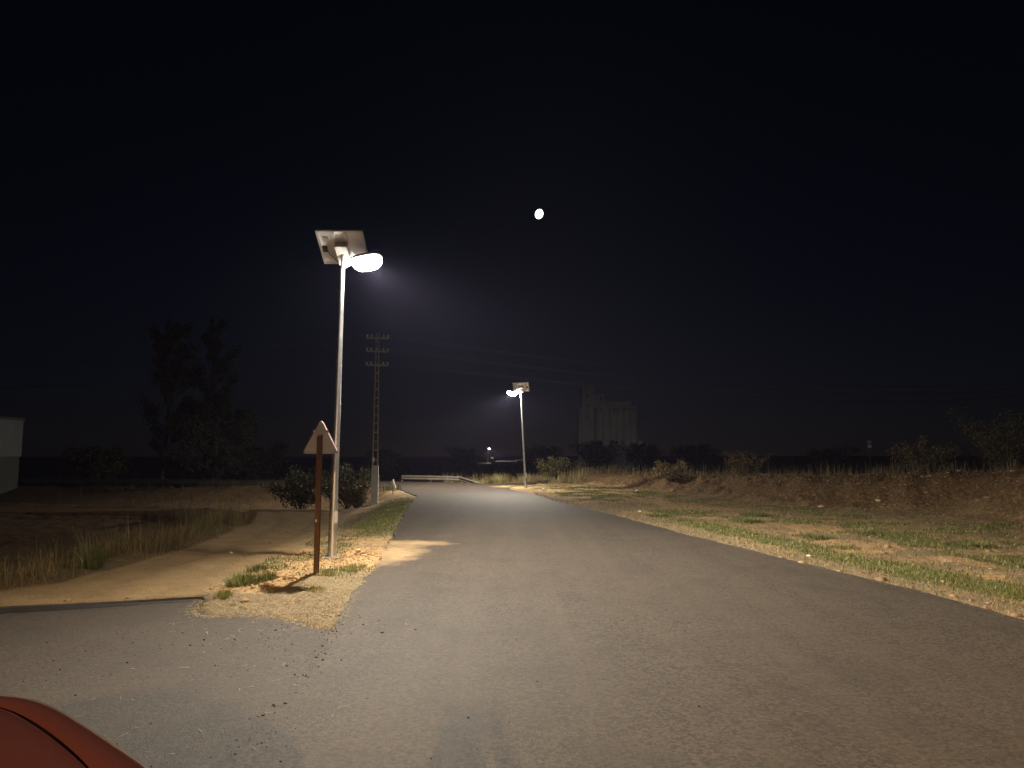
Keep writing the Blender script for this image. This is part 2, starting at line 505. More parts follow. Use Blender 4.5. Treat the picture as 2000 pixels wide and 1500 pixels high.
bka.data.foreach_set('value', (np.maximum(inside(gx, gy, BANK) * ss(-0.2, 0.8, pdist(gx, gy, BANK_TOE) + fbm(gx, gy) - 0.5), ((gy > 46) | ((gx < -6) & ((gy > 25) | ~inside(gx, gy, TRACK)))) * 0.9)).astype(np.float32))
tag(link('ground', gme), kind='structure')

# ------------------------------------------------------------------ asphalt
def asphalt(name, base, spill=False, track_dir=(2.2, 0.09)):
    m, nt, bs = mat_new(name)
    v = coords(nt)
    big = noise(nt, v, 0.5, 5, 0.6)
    midn = noise(nt, v, 5, 5, 0.6)
    agg = noise(nt, v, 95, 3, 0.7)
    agg2 = noise(nt, v, 38, 4, 0.75)
    vo = N(nt, 'ShaderNodeTexVoronoi')
    vo.inputs['Scale'].default_value = 85
    nt.links.new(v, vo.inputs['Vector'])
    streak = noise(nt, coords(nt, (track_dir[0], track_dir[1], 1)), 1.0, 4, 0.6)
    k = math_(nt, 'ADD', math_(nt, 'MULTIPLY', agg, 0.5), math_(nt, 'MULTIPLY', agg2, 0.5))
    c = mix(nt, maprange(nt, k, 0.36, 0.64), tuple(q * 0.25 for q in base), tuple(q * 1.9 for q in base))
    vc = N(nt, 'ShaderNodeTexVoronoi')
    vc.inputs['Scale'].default_value = 44
    nt.links.new(v, vc.inputs['Vector'])
    sc_ = N(nt, 'ShaderNodeSeparateColor')
    nt.links.new(vc.outputs['Color'], sc_.inputs[0])
    c = mix(nt, 0.7, c, mix(nt, maprange(nt, sc_.outputs[0], 0, 1), tuple(q * 0.22 for q in base), tuple(q * 1.85 for q in base)))
    c = mix(nt, maprange(nt, big, 0.3, 0.7, 0, 0.45), c, tuple(q * 0.75 for q in base))
    blot = noise(nt, v, 1.3, 6, 0.65)
    c = mix(nt, maprange(nt, blot, 0.48, 0.72, 0, 0.55), c, (base[0] * 0.45, base[1] * 0.46, base[2] * 0.5))
    c = mix(nt, maprange(nt, streak, 0.42, 0.7, 0, 0.4), c, tuple(q * 1.45 for q in base))
    c = mix(nt, maprange(nt, midn, 0.55, 0.75, 0, 0.35), c, (base[0] * 1.5, base[1] * 1.35, base[2] * 1.15))
    pale = math_(nt, 'MULTIPLY', math_(nt, 'LESS_THAN', vo.outputs['Distance'], 0.2), math_(nt, 'GREATER_THAN', noise(nt, v, 21, 2), 0.6))
    c = mix(nt, math_(nt, 'MULTIPLY', pale, 0.55), c, (0.33, 0.31, 0.28))
    if spill:
        sx = N(nt, 'ShaderNodeSeparateXYZ')
        nt.links.new(v, sx.inputs[0])
        def blob(cx, cy, rx, ry):
            a = math_(nt, 'POWER', math_(nt, 'ABSOLUTE', math_(nt, 'DIVIDE', math_(nt, 'SUBTRACT', sx.outputs[0], cx), rx)), 2)
            b = math_(nt, 'POWER', math_(nt, 'ABSOLUTE', math_(nt, 'DIVIDE', math_(nt, 'SUBTRACT', sx.outputs[1], cy), ry)), 2)
            return math_(nt, 'SUBTRACT', 1.0, math_(nt, 'ADD', a, b))
        w = math_(nt, 'MAXIMUM', blob(-2.15, 12.9, 0.62, 1.5), blob(-2.1, 14.3, 0.95, 0.5))
        w = math_(nt, 'MAXIMUM', w, blob(-0.1, 39.2, 1.1, 1.6))
        w = math_(nt, 'ADD', w, math_(nt, 'MULTIPLY', math_(nt, 'SUBTRACT', noise(nt, v, 3.5, 6, 0.7), 0.5), 2.2))
        w = math_(nt, 'MULTIPLY', maprange(nt, w, -0.2, 1.3, 0, 0.85), maprange(nt, k, 0.3, 0.6, 0.55, 1.0))
        c = mix(nt, w, c, (0.5, 0.34, 0.17))
    nt.links.new(c, bs.inputs['Base Color'])
    nt.links.new(maprange(nt, k, 0.3, 0.7, 0.72, 0.9), bs.inputs['Roughness'])
    bs.inputs['Specular IOR Level'].default_value = 0.3
    bump(nt, bs, k, 0.9, 0.012)
    return m
M['road'] = asphalt('worn grey asphalt', (0.056, 0.044, 0.033), True)
M['apron'] = asphalt('older brown grey asphalt', (0.050, 0.039, 0.029), False, (0.4, 0.5))

def ragged(poly, step, amp, far=60):
    out = []
    n = len(poly)
    for i in range(n):
        a, b = Vector(poly[i]), Vector(poly[(i + 1) % n])
        L = (b - a).length
        near = min(a.length, b.length) < far
        k = max(1, int(L / (step if near else 2.0)))
        t = (b - a) / max(L, 1e-6)
        nrm = Vector((-t.y, t.x))
        for j in range(k):
            p = a + (b - a) * (j / k)
            if near:
                q = float(fbm(np.array([p.x * 2.3]), np.array([p.y * 2.3]), 4)[0]) - 0.5
                p = p + nrm * (q * amp * 2)
            out.append((p.x, p.y))
    return out

def sheet(name, poly, zf, mat, thick=0.14):
    from mathutils.geometry import tessellate_polygon
    pts = [Vector((x, y, 0)) for x, y in poly]
    tris = tessellate_polygon([pts])
    n = len(poly)
    vs = [(x, y, zf(x, y)) for x, y in poly] + [(x, y, zf(x, y) - thick) for x, y in poly]
    fs = [tuple(t) for t in tris] + [(i, (i + 1) % n, (i + 1) % n + n, i + n) for i in range(n)]
    me = bpy.data.meshes.new(name)
    me.from_pydata(vs, [], fs)
    bm = bmesh.new(); bm.from_mesh(me)
    bmesh.ops.recalc_face_normals(bm, faces=bm.faces)
    if sum(f.normal.z * f.calc_area() for f in bm.faces) < 0:
        bmesh.ops.reverse_faces(bm, faces=bm.faces)
    bm.to_mesh(me); bm.free()
    me.materials.append(M[mat])
    return tag(link(name, me), kind='structure')
sheet('road', ragged(ROAD, 0.06, 0.09), lambda x, y: 0.0, 'road')
sheet('junction_asphalt', ragged(APRON, 0.05, 0.11), lambda x, y: apron_z(x), 'apron')
sheet('side_road', ragged(SIDE, 0.2, 0.1), lambda x, y: -0.008, 'road')

# black strip painting the shade of the step up from junction asphalt to dirt track
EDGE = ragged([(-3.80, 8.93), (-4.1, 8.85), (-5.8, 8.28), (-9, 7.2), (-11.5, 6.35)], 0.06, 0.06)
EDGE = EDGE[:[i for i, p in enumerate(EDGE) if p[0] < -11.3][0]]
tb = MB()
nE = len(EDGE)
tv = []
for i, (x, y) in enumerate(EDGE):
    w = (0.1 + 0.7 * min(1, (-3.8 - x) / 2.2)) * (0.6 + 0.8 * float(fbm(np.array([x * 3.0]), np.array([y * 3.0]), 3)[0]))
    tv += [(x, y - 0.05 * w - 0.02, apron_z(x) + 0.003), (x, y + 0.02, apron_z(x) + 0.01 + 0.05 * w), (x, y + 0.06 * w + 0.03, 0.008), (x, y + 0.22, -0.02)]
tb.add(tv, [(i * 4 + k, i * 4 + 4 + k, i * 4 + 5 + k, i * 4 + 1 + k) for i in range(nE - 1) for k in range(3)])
tag(tb.build('step_shade_strip', 'tar_and_shade'), kind='structure')

# ------------------------------------------------------------------ vegetation: blades, twigs, leaves
def veg_material(name, trans=0.25):
    m, nt, bs = mat_new(name)
    at = N(nt, 'ShaderNodeAttribute', attribute_name='tint')
    v = coords(nt)
    c = mix(nt, maprange(nt, noise(nt, v, 25, 3), 0.3, 0.7, 0, 0.35), at.outputs['Color'], (0.05, 0.045, 0.02))
    nt.links.new(c, bs.inputs['Base Color'])
    bs.inputs['Roughness'].default_value = 0.75
    bs.inputs['Specular IOR Level'].default_value = 0.2
    tr = N(nt, 'ShaderNodeBsdfTranslucent')
    nt.links.new(c, tr.inputs[0])
    mx = N(nt, 'ShaderNodeMixShader')
    mx.inputs[0].default_value = trans
    out = nt.nodes['Material Output']
    nt.links.new(bs.outputs[0], mx.inputs[1]); nt.links.new(tr.outputs[0], mx.inputs[2]); nt.links.new(mx.outputs[0], out.inputs[0])
    return m
M['veg'] = veg_material('grass and leaves')

def blade_mesh(P, h, w, lean, col, name, az=None, curl=0.5):
    n = len(P)
    az = rng.random(n) * 2 * np.pi if az is None else az
    d = np.stack([np.cos(az), np.sin(az), np.zeros(n)], 1)
    sd = np.stack([-np.sin(az), np.cos(az), np.zeros(n)], 1)
    up = np.array([[0, 0, 1.0]])
    h1, w1 = h[:, None], w[:, None]
    l1 = lean * curl
    mid = P + h1 * 0.55 * (np.cos(l1)[:, None] * up + np.sin(l1)[:, None] * d)
    tip = mid + h1 * 0.45 * (np.cos(lean)[:, None] * up + np.sin(lean)[:, None] * d)
    V = np.stack([P - sd * w1 / 2, P + sd * w1 / 2, mid - sd * w1 * 0.38, mid + sd * w1 * 0.38, tip], 1).reshape(-1, 3)
    b = np.arange(n)[:, None] * 5
    F = np.concatenate([b + np.array([[0, 1, 3]]), b + np.array([[0, 3, 2]]), b + np.array([[2, 3, 4]])], 0)
    return np_mesh(name, V, F, M['veg'], np.repeat(col, 5, 0))

GREEN = np.array([0.17, 0.2, 0.06]); DGREEN = np.array([0.08, 0.1, 0.035]); STRAW = np.array([0.42, 0.33, 0.17]); BROWN = np.array([0.19, 0.13, 0.07]); YEL = np.array([0.36, 0.33, 0.13])
def palette(n, cols, probs, var=0.25):
    k = rng.choice(len(cols), n, p=np.array(probs) / sum(probs))
    c = np.array(cols)[k]
    return np.clip(c * (1 + (rng.random((n, 1)) - 0.5) * 2 * var) * (1 + (rng.random((n, 3)) - 0.5) * 0.15), 0, 1)

def scatter(n, x0, x1, y0, y1, keep):
    x = rng.uniform(x0, x1, n); y = rng.uniform(y0, y1, n)
    k = keep(x, y) > rng.random(n)
    return x[k], y[k]
def on_ground(x, y, sink=0.01):
    return np.stack([x, y, terrain(x, y) - sink], 1)
def free(x, y, margin=0.0):
    return ~(inside(x, y, ROAD) | inside(x, y, APRON) | inside(x, y, SIDE) | inside(x, y, TRACK))

def stuff(name, me, label):
    return tag(link(name, me), label, 'grass', kind='stuff')

# 1 short green grass along both verges
x, y = scatter(420000, 2, 13, 5, 42, lambda x, y: zones(x, y)[:, 1] * free(x, y) * ~inside(x, y, BANK) * np.clip(16 / y, 0.3, 1) * ss(0.25, 0.5, fbm(x * 4, y * 4, 3)))
if len(x) > 70000:
    x, y = x[:70000], y[:70000]
n = len(x)
stuff('green_grass', blade_mesh(on_ground(x, y), rng.uniform(0.025, 0.085, n), rng.uniform(0.006, 0.012, n) * (1 + y / 40), rng.uniform(0.2, 1.35, n), palette(n, [GREEN, DGREEN, STRAW, YEL], [5, 3, 1.2, 1.5]), 'green_grass'),
      'short green grass in patches along the right verge of the road')
x, y = scatter(90000, -5.5, -1.8, 8.5, 31, lambda x, y: zones(x, y)[:, 1] * free(x, y) * (x < -1.5))
if len(x) > 18000:
    x, y = x[:24000], y[:24000]
n = len(x)
stuff('verge_grass', blade_mesh(on_ground(x, y), rng.uniform(0.02, 0.075, n), rng.uniform(0.006, 0.013, n) * (1 + y / 40), rng.uniform(0.2, 1.35, n), palette(n, [GREEN, DGREEN, STRAW, YEL], [6, 2.5, 1.2, 1.5]), 'verge_grass'),
      'short green grass on the left verge between lamp and pylon')
# 2 dry straw, thin over the right verge and bank, lying flat on the island
x, y = scatter(200000, 1, 16, 6, 42, lambda x, y: free(x, y) * (0.15 + 0.5 * zones(x, y)[:, 2]) * np.clip(16 / y, 0.35, 1) * (x > 0.5))
if len(x) > 62000:
    x, y = x[:62000], y[:62000]
n = len(x)
inb = inside(x, y, BANK)
stuff('dry_grass', blade_mesh(on_ground(x, y), rng.uniform(0.03, 0.1, n) * (1 + 1.0 * inb), rng.uniform(0.005, 0.010, n) * (1 + y / 40), rng.uniform(0.6, 1.5, n), palette(n, [STRAW, BROWN, YEL, DGREEN], [5, 4, 1.5, 1.2]), 'dry_grass'),
      'dry straw coloured grass over the right verge and earth bank')
x, y = scatter(40000, -5.2, -1.8, 7.5, 30, lambda x, y: free(x, y) * np.where(y < 11, 0.75, 0.28) * (0.2 + 0.8 * zones(x, y)[:, 2]) * (1 - 0.75 * np.clip(zones(x, y)[:, 0], 0, 1)))
n = len(x)
stuff('straw_litter', blade_mesh(on_ground(x, y, -0.004), rng.uniform(0.06, 0.2, n), rng.uniform(0.004, 0.009, n), rng.uniform(1.25, 1.62, n), palette(n, [STRAW, BROWN, STRAW * 1.2], [5, 2.5, 2]), 'straw_litter', curl=0.97),
      'flattened dry straw covering the verge island round the sign')
# 3 weeds along the far edge of the dirt track
x, y = scatter(110000, -13, -5.4, 6.5, 26, lambda x, y: free(x, y) * np.exp(-((pdist(x, y, TRACK[15:25]) - 0.45) / 0.55) ** 2) * ss(0.3, 0.6, fbm(x * 1.6, y * 1.6, 3)))
n = len(x)
hh = rng.uniform(0.08, 0.5, n) * (0.5 + ss(0.3, 0.65, fbm(x * 0.9, y * 0.9, 3)))
stuff('track_weeds', blade_mesh(on_ground(x, y), hh, rng.uniform(0.004, 0.009, n), rng.uniform(0.1, 1.5, n), palette(n, [STRAW * 0.8, BROWN, DGREEN, GREEN], [4, 2.5, 2, 1.5]), 'track_weeds'),
      'dry weeds along the far edge of the dirt track')
# 4 tall dry weeds on top of the bank and behind the side road
x, y = scatter(70000, 3, 26, 9, 60, lambda x, y: inside(x, y, BANK) * np.exp(-((pdist(x, y, BANK_TOE) - 3.4) / 1.6) ** 2) * ss(0.35, 0.65, fbm(x * 0.7 + 3, y * 0.7, 3)))
x, y = x[:16000], y[:16000]
n = len(x)
hh = rng.uniform(0.1, 0.6, n) * (0.5 + ss(0.35, 0.7, fbm(x * 0.5 + 8, y * 0.5, 3)))
stuff('bank_weeds', blade_mesh(on_ground(x, y), hh, rng.uniform(0.008, 0.02, n), rng.uniform(0.05, 0.8, n), palette(n, [STRAW * 0.8, BROWN, DGREEN], [4, 3, 2]), 'bank_weeds'),
      'tall dry weeds along the top of the earth bank')
x, y = scatter(40000, -4.5, 12, 44, 62, lambda x, y: free(x, y, ) * ((x > 0.2) | (y > 45.2) | ((x > -1.6) & (y > 43.6))) * (~inside(x, y, BANK)) * ss(0.3, 0.6, fbm(x * 0.8 + 3, y * 0.8, 3)) * np.exp(-((y - 46 - 0.6 * np.maximum(x, 0) * 1.3) / 3.0) ** 2))
x, y = x[:9000], y[:9000]
n = len(x)
hh = rng.uniform(0.3, 1.0, n) * (0.45 + 0.8 * ss(0.3, 0.65, fbm(x * 0.5 + 8, y * 0.5, 3)))
stuff('roadside_reeds', blade_mesh(on_ground(x, y), hh, rng.uniform(0.015, 0.035, n), rng.uniform(0.03, 0.7, n), palette(n, [STRAW, BROWN, YEL], [5, 2, 2]), 'roadside_reeds'),
      'tall golden dry grass beyond the side road by the far lamp')
# 5 scrub mass far behind (reads as one dark mass)
x, y = scatter(60000, -70, 120, 20, 150, lambda x, y: 0.5 * free(x, y) * ((inside(x, y, BANK) & (pdist(x, y, BANK_TOE) > 5)) | (y > 62) | ((x < -9) & (y > 28) & (y < 40)) | ((y > 52) & (x < 0))) * ss(0.4, 0.6, fbm(x * 0.12 + 3, y * 0.12, 3)))
x, y = x[:15000], y[:15000]
n = len(x)
hh = rng.uniform(0.3, 1.3, n)
stuff('dark_scrub', blade_mesh(on_ground(x, y), hh * np.clip((y - 15) / 40, 0.35, 1), rng.uniform(0.03, 0.12, n) * np.clip((y - 20) / 60, 0.15, 1), rng.uniform(0.05, 1.2, n), palette(n, [BROWN * 0.7, DGREEN, STRAW * 0.4], [3, 4, 1.5]), 'dark_scrub'),
      'dark scrub covering the fields behind bank and road')

# weeds on the low embankment below the left bend
x, y = scatter(60000, -32, -5, 34, 46, lambda x, y: free(x, y) * np.exp(-((pdist(x, y, LEFT[1:5]) - 0.9) / 0.8) ** 2) * ss(0.3, 0.6, fbm(x * 0.8, y * 0.8, 3)))
x, y = x[:9000], y[:9000]
n = len(x)
stuff('embankment_weeds', blade_mesh(on_ground(x, y), rng.uniform(0.1, 0.5, n), rng.uniform(0.01, 0.025, n), rng.uniform(0.1, 1.3, n), palette(n, [BROWN * 0.7, DGREEN * 0.7, STRAW * 0.4], [3, 3, 1]), 'embankment_weeds'),
      'dark weeds below the left bend of the road')

# single tufts
def tuft(name, label, cat, px, py, n, rad, h, cols, probs, group=None, w=0.012):
    a = rng.random(n) * 2 * np.pi
    r = np.sqrt(rng.random(n)) * rad
    P = np.stack([r * np.cos(a), r * np.sin(a), np.full(n, -0.02)], 1)
    lean = (r / rad) * rng.uniform(0.3, 1.2, n) + rng.uniform(0, 0.2, n)
    me = blade_mesh(P, rng.uniform(0.45, 1.0, n) * h, np.full(n, w), lean, palette(n, cols, probs), name, az=a + rng.normal(0, 0.4, n))
    o = link(name, me)
    o.location = (px, py, gz(px, py))
    return tag(o, label, cat, group)
tuft('grass_tuft', 'bushy green grass tuft on the near left corner of the verge island', 'grass tuft', -3.62, 9.85, 420, 0.22, 0.24, [GREEN, DGREEN, YEL], [5, 3, 2])
tuft('grass_tuft', 'small dark green tuft just right of the bushiest island tuft', 'grass tuft', -3.42, 10.15, 160, 0.12, 0.17, [DGREEN, GREEN], [5, 2])
tuft('grass_tuft', 'small green tuft at the asphalt corner left of the sign shadow', 'grass tuft', -3.55, 8.95, 150, 0.10, 0.13, [GREEN, YEL], [4, 2])
tuft('grass_tuft', 'low green tuft right beside the foot of the rusty sign post', 'grass tuft', -2.72, 10.55, 150, 0.12, 0.13, [GREEN, YEL, STRAW], [4, 2, 2])
tuft('grass_tuft', 'yellow green tuft at the road edge right of the sign', 'grass tuft', -2.42, 11.2, 260, 0.24, 0.13, [YEL, GREEN, STRAW], [4, 3, 2])
tuft('grass_tuft', 'yellow green tuft below the sign shadow on the straw', 'grass tuft', -2.55, 9.45, 140, 0.12, 0.10, [YEL, GREEN], [4, 2])
tuft('grass_tuft', 'thin green tuft on the track edge behind the sign', 'grass tuft', -3.85, 11.0, 140, 0.16, 0.14, [DGREEN, GREEN], [4, 2])
tuft('tall_grass_clump', 'yellow green tall grass clump left of the far lamp pole', 'grass clump', -0.85, 45.6, 520, 0.55, 1.15, [YEL, GREEN * 1.4, STRAW], [5, 2, 2], w=0.03)
tuft('tall_grass_clump', 'golden dry grass clump just behind the far lamp pole', 'grass clump', 1.0, 46.9, 420, 0.7, 1.15, [STRAW, YEL], [5, 1], w=0.03)
tuft('weed_clump', 'tall green weed standing out among track edge weeds', 'weed', -6.35, 11.0, 120, 0.14, 0.55, [DGREEN, GREEN], [3, 3])
for i, (px, py, r, h, lab) in enumerate([
        (6.4, 15.2, 0.35, 0.16, 'low dark green weed patch on the orange dirt nearest the road'),
        (7.9, 16.3, 0.5, 0.18, 'wide dark green weed patch in the middle of the right verge'),
        (9.0, 14.2, 0.45, 0.18, 'green weed patch on the right verge nearest the right edge'),
        (6.0, 18.5, 0.4, 0.2, 'green weed patch left of the orange dirt on the right verge'),
        (7.0, 20.8, 0.4, 0.2, 'green weed patch just below the stony bank'),
        (4.2, 20.5, 0.35, 0.16, 'small green weed patch half way along the right verge')]):
    tuft('weed_patch', lab, 'weed', px, py, 420, r, h, [DGREEN, GREEN, YEL], [4, 3, 1], 'weed patches on the right verge', w=0.011)

# shrubs and trees
def leaf_cloud(centres, radii, n_each, size, cols, probs, flat=0.8):
    P = []
    for c, r in zip(centres, radii):
        u = rng.normal(size=(n_each, 3))
        u /= np.linalg.norm(u, axis=1, keepdims=True)
        P.append(np.array(c) + u * (rng.random((n_each, 1)) ** 0.45) * r * np.array([1, 1, flat]))
    P = np.concatenate(P)
    n = len(P)
    a = rng.normal(size=(n, 3)); a /= np.linalg.norm(a, axis=1, keepdims=True)
    b = rng.normal(size=(n, 3)); b -= a * (a * b).sum(1, keepdims=True); b /= np.linalg.norm(b, axis=1, keepdims=True)
    s = (size * rng.uniform(0.6, 1.3, n))[:, None]
    V = np.stack([P - a * s, P + b * s * 0.5, P + a * s, P - b * s * 0.5], 1).reshape(-1, 3)
    F = np.arange(n * 4).reshape(-1, 4)
    return V, F, np.repeat(palette(n, cols, probs), 4, 0)

def tree(name, label, cat, pos, h, spread, trunk_h, nl, leaf, cols, probs, slim=False, group=None, seed=0, bare=0.0):
    rr = random.Random(seed + int(pos[0] * 7) + int(pos[1] * 13))
    root = thing(name, label, cat, (pos[0], pos[1], gz(*pos) - 0.05), rr.uniform(0, 6), group)
    b = MB()
    tr = 0.012 * h + 0.03
    lean = rr.uniform(-0.04, 0.04) * h
    spine = [(lean * t * t, 0.02 * h * math.sin(3 * t), h * 0.93 * t) for t in [i / 7 for i in range(8)]]
    b.tube(spine, [tr * (1 - 0.85 * i / 7) for i in range(8)], 8)
    cents, rads = [], []
    nb = 26 if slim else 20
    for i in range(nb):
        t = trunk_h + (1 - trunk_h) * (i + rr.random()) / nb
        k = min(6, int(t * 7))
        f = t * 7 - k
        p = Vector(spine[k]).lerp(Vector(spine[k + 1]), f)
        az = i * 2.4 + rr.uniform(-0.5, 0.5)
        tt = (t - trunk_h) / (1 - trunk_h)
        L = spread * (math.sin(math.pi * min(1, 0.18 + tt * 0.8)) ** 0.7) * rr.uniform(0.55, 1.1)
        rise = (1.3 if slim else 0.55) * L
        e = p + Vector((math.cos(az) * L, math.sin(az) * L, rise))
        m = p.lerp(e, 0.5) + Vector((0, 0, -0.08 * L))
        b.tube([p, m, e], [tr * 0.4 * (1 - 0.6 * t), tr * 0.25 * (1 - 0.5 * t), tr * 0.08], 5)
        for q in (0.55, 0.8, 1.0):
            cc = p.lerp(e, q) + Vector((rr.gauss(0, 0.1), rr.gauss(0, 0.1), rr.gauss(0, 0.1))) * L
            cents.append(tuple(cc)); rads.append(L * rr.uniform(0.22, 0.42))
    b.build('trunk', 'bark', root, True)
    V, F, C = leaf_cloud(cents, rads, max(4, nl // len(cents)), leaf, cols, probs, 1.2 if slim else 0.8)
    link('crown', np_mesh('crown', V, F, M['veg'], C), root)
    return root

def shrub(name, label, pos, h, rad, nl, leaf, cols, probs, group=None):
    root = thing(name, label, 'shrub', (pos[0], pos[1], gz(*pos) - 0.03), 0, group)
    rr = random.Random(int(pos[0] * 31 + pos[1] * 17))
    b = MB()
    cents, rads = [], []
    for i in range(13):
        az = i * 2.4
        L = rad * rr.uniform(0.3, 1.0)
        e = Vector((math.cos(az) * L, math.sin(az) * L, h * rr.uniform(0.55, 1.0)))
        b.tube([(0.05 * math.cos(az), 0.05 * math.sin(az), 0), e * 0.5 + Vector((0, 0, 0.05)), e], [0.02, 0.013, 0.004], 5)
        for q in (0.45, 0.75, 1.0):
            cents.append(tuple(e * q)); rads.append(rad * rr.uniform(0.18, 0.38))
    b.build('stem', 'bark', root, True)
    V, F, C = leaf_cloud(cents, rads, max(4, nl // len(cents)), leaf, cols, probs, 0.9)
    link('foliage', np_mesh('foliage', V, F, M['veg'], C), root)
    return root

LEAF = [DGREEN * 0.6, GREEN * 0.35, BROWN * 0.4]
RED = [np.array([0.13, 0.06, 0.035]), np.array([0.07, 0.05, 0.03]), DGREEN]
tree('poplar_tree', 'tall slim reddish poplar, left of the pair across the dirt track', 'tree', (-26.6, 54.5), 14.0, 2.0, 0.12, 11000, 0.11, RED, [4, 3, 2], True, 'poplars across the dirt track', 1)
tree('poplar_tree', 'tall slim poplar, right of the pair across the dirt track', 'tree', (-24.0, 56), 14.4, 1.9, 0.12, 11000, 0.11, RED, [4, 3, 3], True, 'poplars across the dirt track', 5)
tree('broadleaf_tree', 'dark rounded tree at the foot of the two poplars', 'tree', (-21.6, 52.5), 7.2, 3.0, 0.1, 10000, 0.11, LEAF, [4, 3, 3], False, None, 3)
shrub('bramble_shrub', 'dark bramble shrub left of the concrete pylon foot', (-7.1, 31.0), 1.8, 1.2, 3200, 0.06, LEAF, [3, 3, 3])
shrub('bramble_shrub', 'brownish twiggy shrub touching the concrete pylon foot', (-6.4, 29.6), 1.0, 0.8, 2600, 0.05, [BROWN, STRAW * 0.5, DGREEN], [4, 2, 2])
shrub('bramble_shrub', 'dark shrub behind the lamp pole and beside the dirt track', (-8.6, 29.4), 1.7, 1.3, 3200, 0.06, LEAF, [4, 3, 2])
shrub('olive_shrub', 'grey green shrub right of the far lamp pole', (2.6, 50.0), 1.5, 1.2, 3500, 0.06, [YEL * 0.8, DGREEN, BROWN], [4, 3, 2])
shrub('olive_shrub', 'dry brown shrub second right of the far lamp pole', (4.6, 52.0), 1.5, 1.3, 3000, 0.06, [BROWN, STRAW * 0.7, DGREEN], [4, 3, 2])
shrub('dry_shrub', 'dry golden shrub on the bank top below the silo right end', (7.9, 35.8), 0.95, 0.9, 2200, 0.045, [STRAW * 0.8, BROWN, DGREEN], [4, 3, 2])
shrub('dry_shrub', 'sparse brown shrub on the bank top right of the golden shrub', (10.6, 32.6), 1.0, 1.0, 1800, 0.045, [BROWN, STRAW * 0.5, DGREEN], [4, 3, 2])
shrub('dry_shrub', 'dark twiggy shrub on the bank top near the right edge', (15.5, 27.0), 1.5, 1.1, 2200, 0.045, [BROWN, DGREEN], [4, 3])
shrub('dry_shrub', 'tall dark shrub at the far right edge of the bank', (19.0, 27.5), 2.4, 1.6, 3500, 0.05, [BROWN, DGREEN], [3, 4])
for i, (px, py, h, s, lab) in enumerate([
        (-13, 70, 4.2, 2.6, 'dark low tree beyond the bend right of the pylon'),
        (-5.5, 82, 3.6, 2.8, 'dark low tree left of the tiny far street lamp'),
        (3.5, 78, 3.3, 2.8, 'dark low tree between the tiny far lamp and the near right lamp pole'),
        (9.5, 80, 3.9, 3.2, 'dark low tree in front of the silo left corner'),
        (15.5, 84, 3.6, 3.4, 'dark low tree in front of the silo middle'),
        (22.0, 86, 3.4, 3.4, 'dark low tree just right of the silo foot'),
        (31, 70, 2.2, 3.0, 'dark low tree half way between silo and right edge'),
        (-30, 52, 3.2, 2.8, 'dark low tree left of the poplars in the field'),
        (-22, 62, 4.5, 3.2, 'dark tree behind the sign post in the far field')]):
    tree('field_tree', lab, 'tree', (px, py), h * 0.78, s * 0.8, 0.02, 3600, 0.13, LEAF, [4, 3, 3], False, 'dark trees along the far fields', i)

# ------------------------------------------------------------------ stones, clods, crumbs, litter
def rock_np(n, P, size, name, mat, flat=0.6):
    base = np.array([(1, 0, 0), (0, 1, 0), (-1, 0, 0), (0, -1, 0), (0, 0, 1), (0, 0, -1), (.65, .65, .5), (-.65, .6, .55), (-.6, -.65, .5), (.6, -.65, .5)], float)
    tri = np.array([(0, 6, 9), (6, 4, 9), (6, 7, 4), (7, 8, 4), (8, 9, 4), (0, 1, 6), (1, 7, 6), (1, 2, 7), (2, 8, 7), (2, 3, 8), (3, 9, 8), (3, 0, 9), (1, 0, 5), (2, 1, 5), (3, 2, 5), (0, 3, 5)])
    s = size[:, None, None] * (1 + (rng.random((n, 10, 1)) - 0.5) * 0.7)
    a = rng.random(n) * 6.28
    ca, sa = np.cos(a)[:, None], np.sin(a)[:, None]
    B = base[None] * s * (1 + (rng.random((n, 1, 3)) - 0.5) * 0.6)
    V = np.stack([B[:, :, 0] * ca - B[:, :, 1] * sa, B[:, :, 0] * sa + B[:, :, 1] * ca, B[:, :, 2] * flat], 2) + P[:, None, :]
    F = (np.arange(n)[:, None, None] * 10 + tri[None]).reshape(-1, 3)
    return np_mesh(name, V.reshape(-1, 3), F, M[mat])
M['clod'] = simple('orange dirt clods', (0.36, 0.23, 0.11), 0.95, 0, 0.4, 20, 0.5, 0.01)
x, y = scatter(5000, -4.3, -2.0, 9.0, 14.2, lambda x, y: free(x, y) * zones(x, y)[:, 0] * 0.6)
n = len(x)
tag(link('dirt_clods', rock_np(n, on_ground(x, y, 0.0), rng.gamma(1.1, 0.008, n) + 0.004, 'dirt_clods', 'clod', 0.75)), 'loose orange dirt clods heaped round the near lamp foot', 'dirt', kind='stuff')
x, y = scatter(26000, 3, 17, 7, 42, lambda x, y: free(x, y) * np.where(inside(x, y, BANK), 0.5 * (pdist(x, y, BANK_TOE) < 3.2), 0.06 + 0.5 * np.exp(-(pdist(x, y, RIGHT) / 0.3) ** 2)) * (x > 1))
n = len(x)
tag(link('bank_rubble', rock_np(n, on_ground(x, y, 0.0), rng.gamma(1.6, 0.011, n) + 0.005 + 0.008 * inside(x, y, BANK), 'bank_rubble', 'rubble')), 'small stones and rubble on the right verge and bank', 'rubble', kind='stuff')
x, y = scatter(2600, -9, -4, 8.2, 22, lambda x, y: inside(x, y, TRACK) * (0.15 + 0.85 * np.exp(-(pdist(x, y, TRACK + TRACK[:1]) / 0.25) ** 2)))
n = len(x)
tag(link('track_pebbles', rock_np(n, on_ground(x, y, 0.0), rng.gamma(1.2, 0.006, n) + 0.004, 'track_pebbles', 'rubble')), 'loose pebbles along the edges of the dirt track', 'pebbles', kind='stuff')
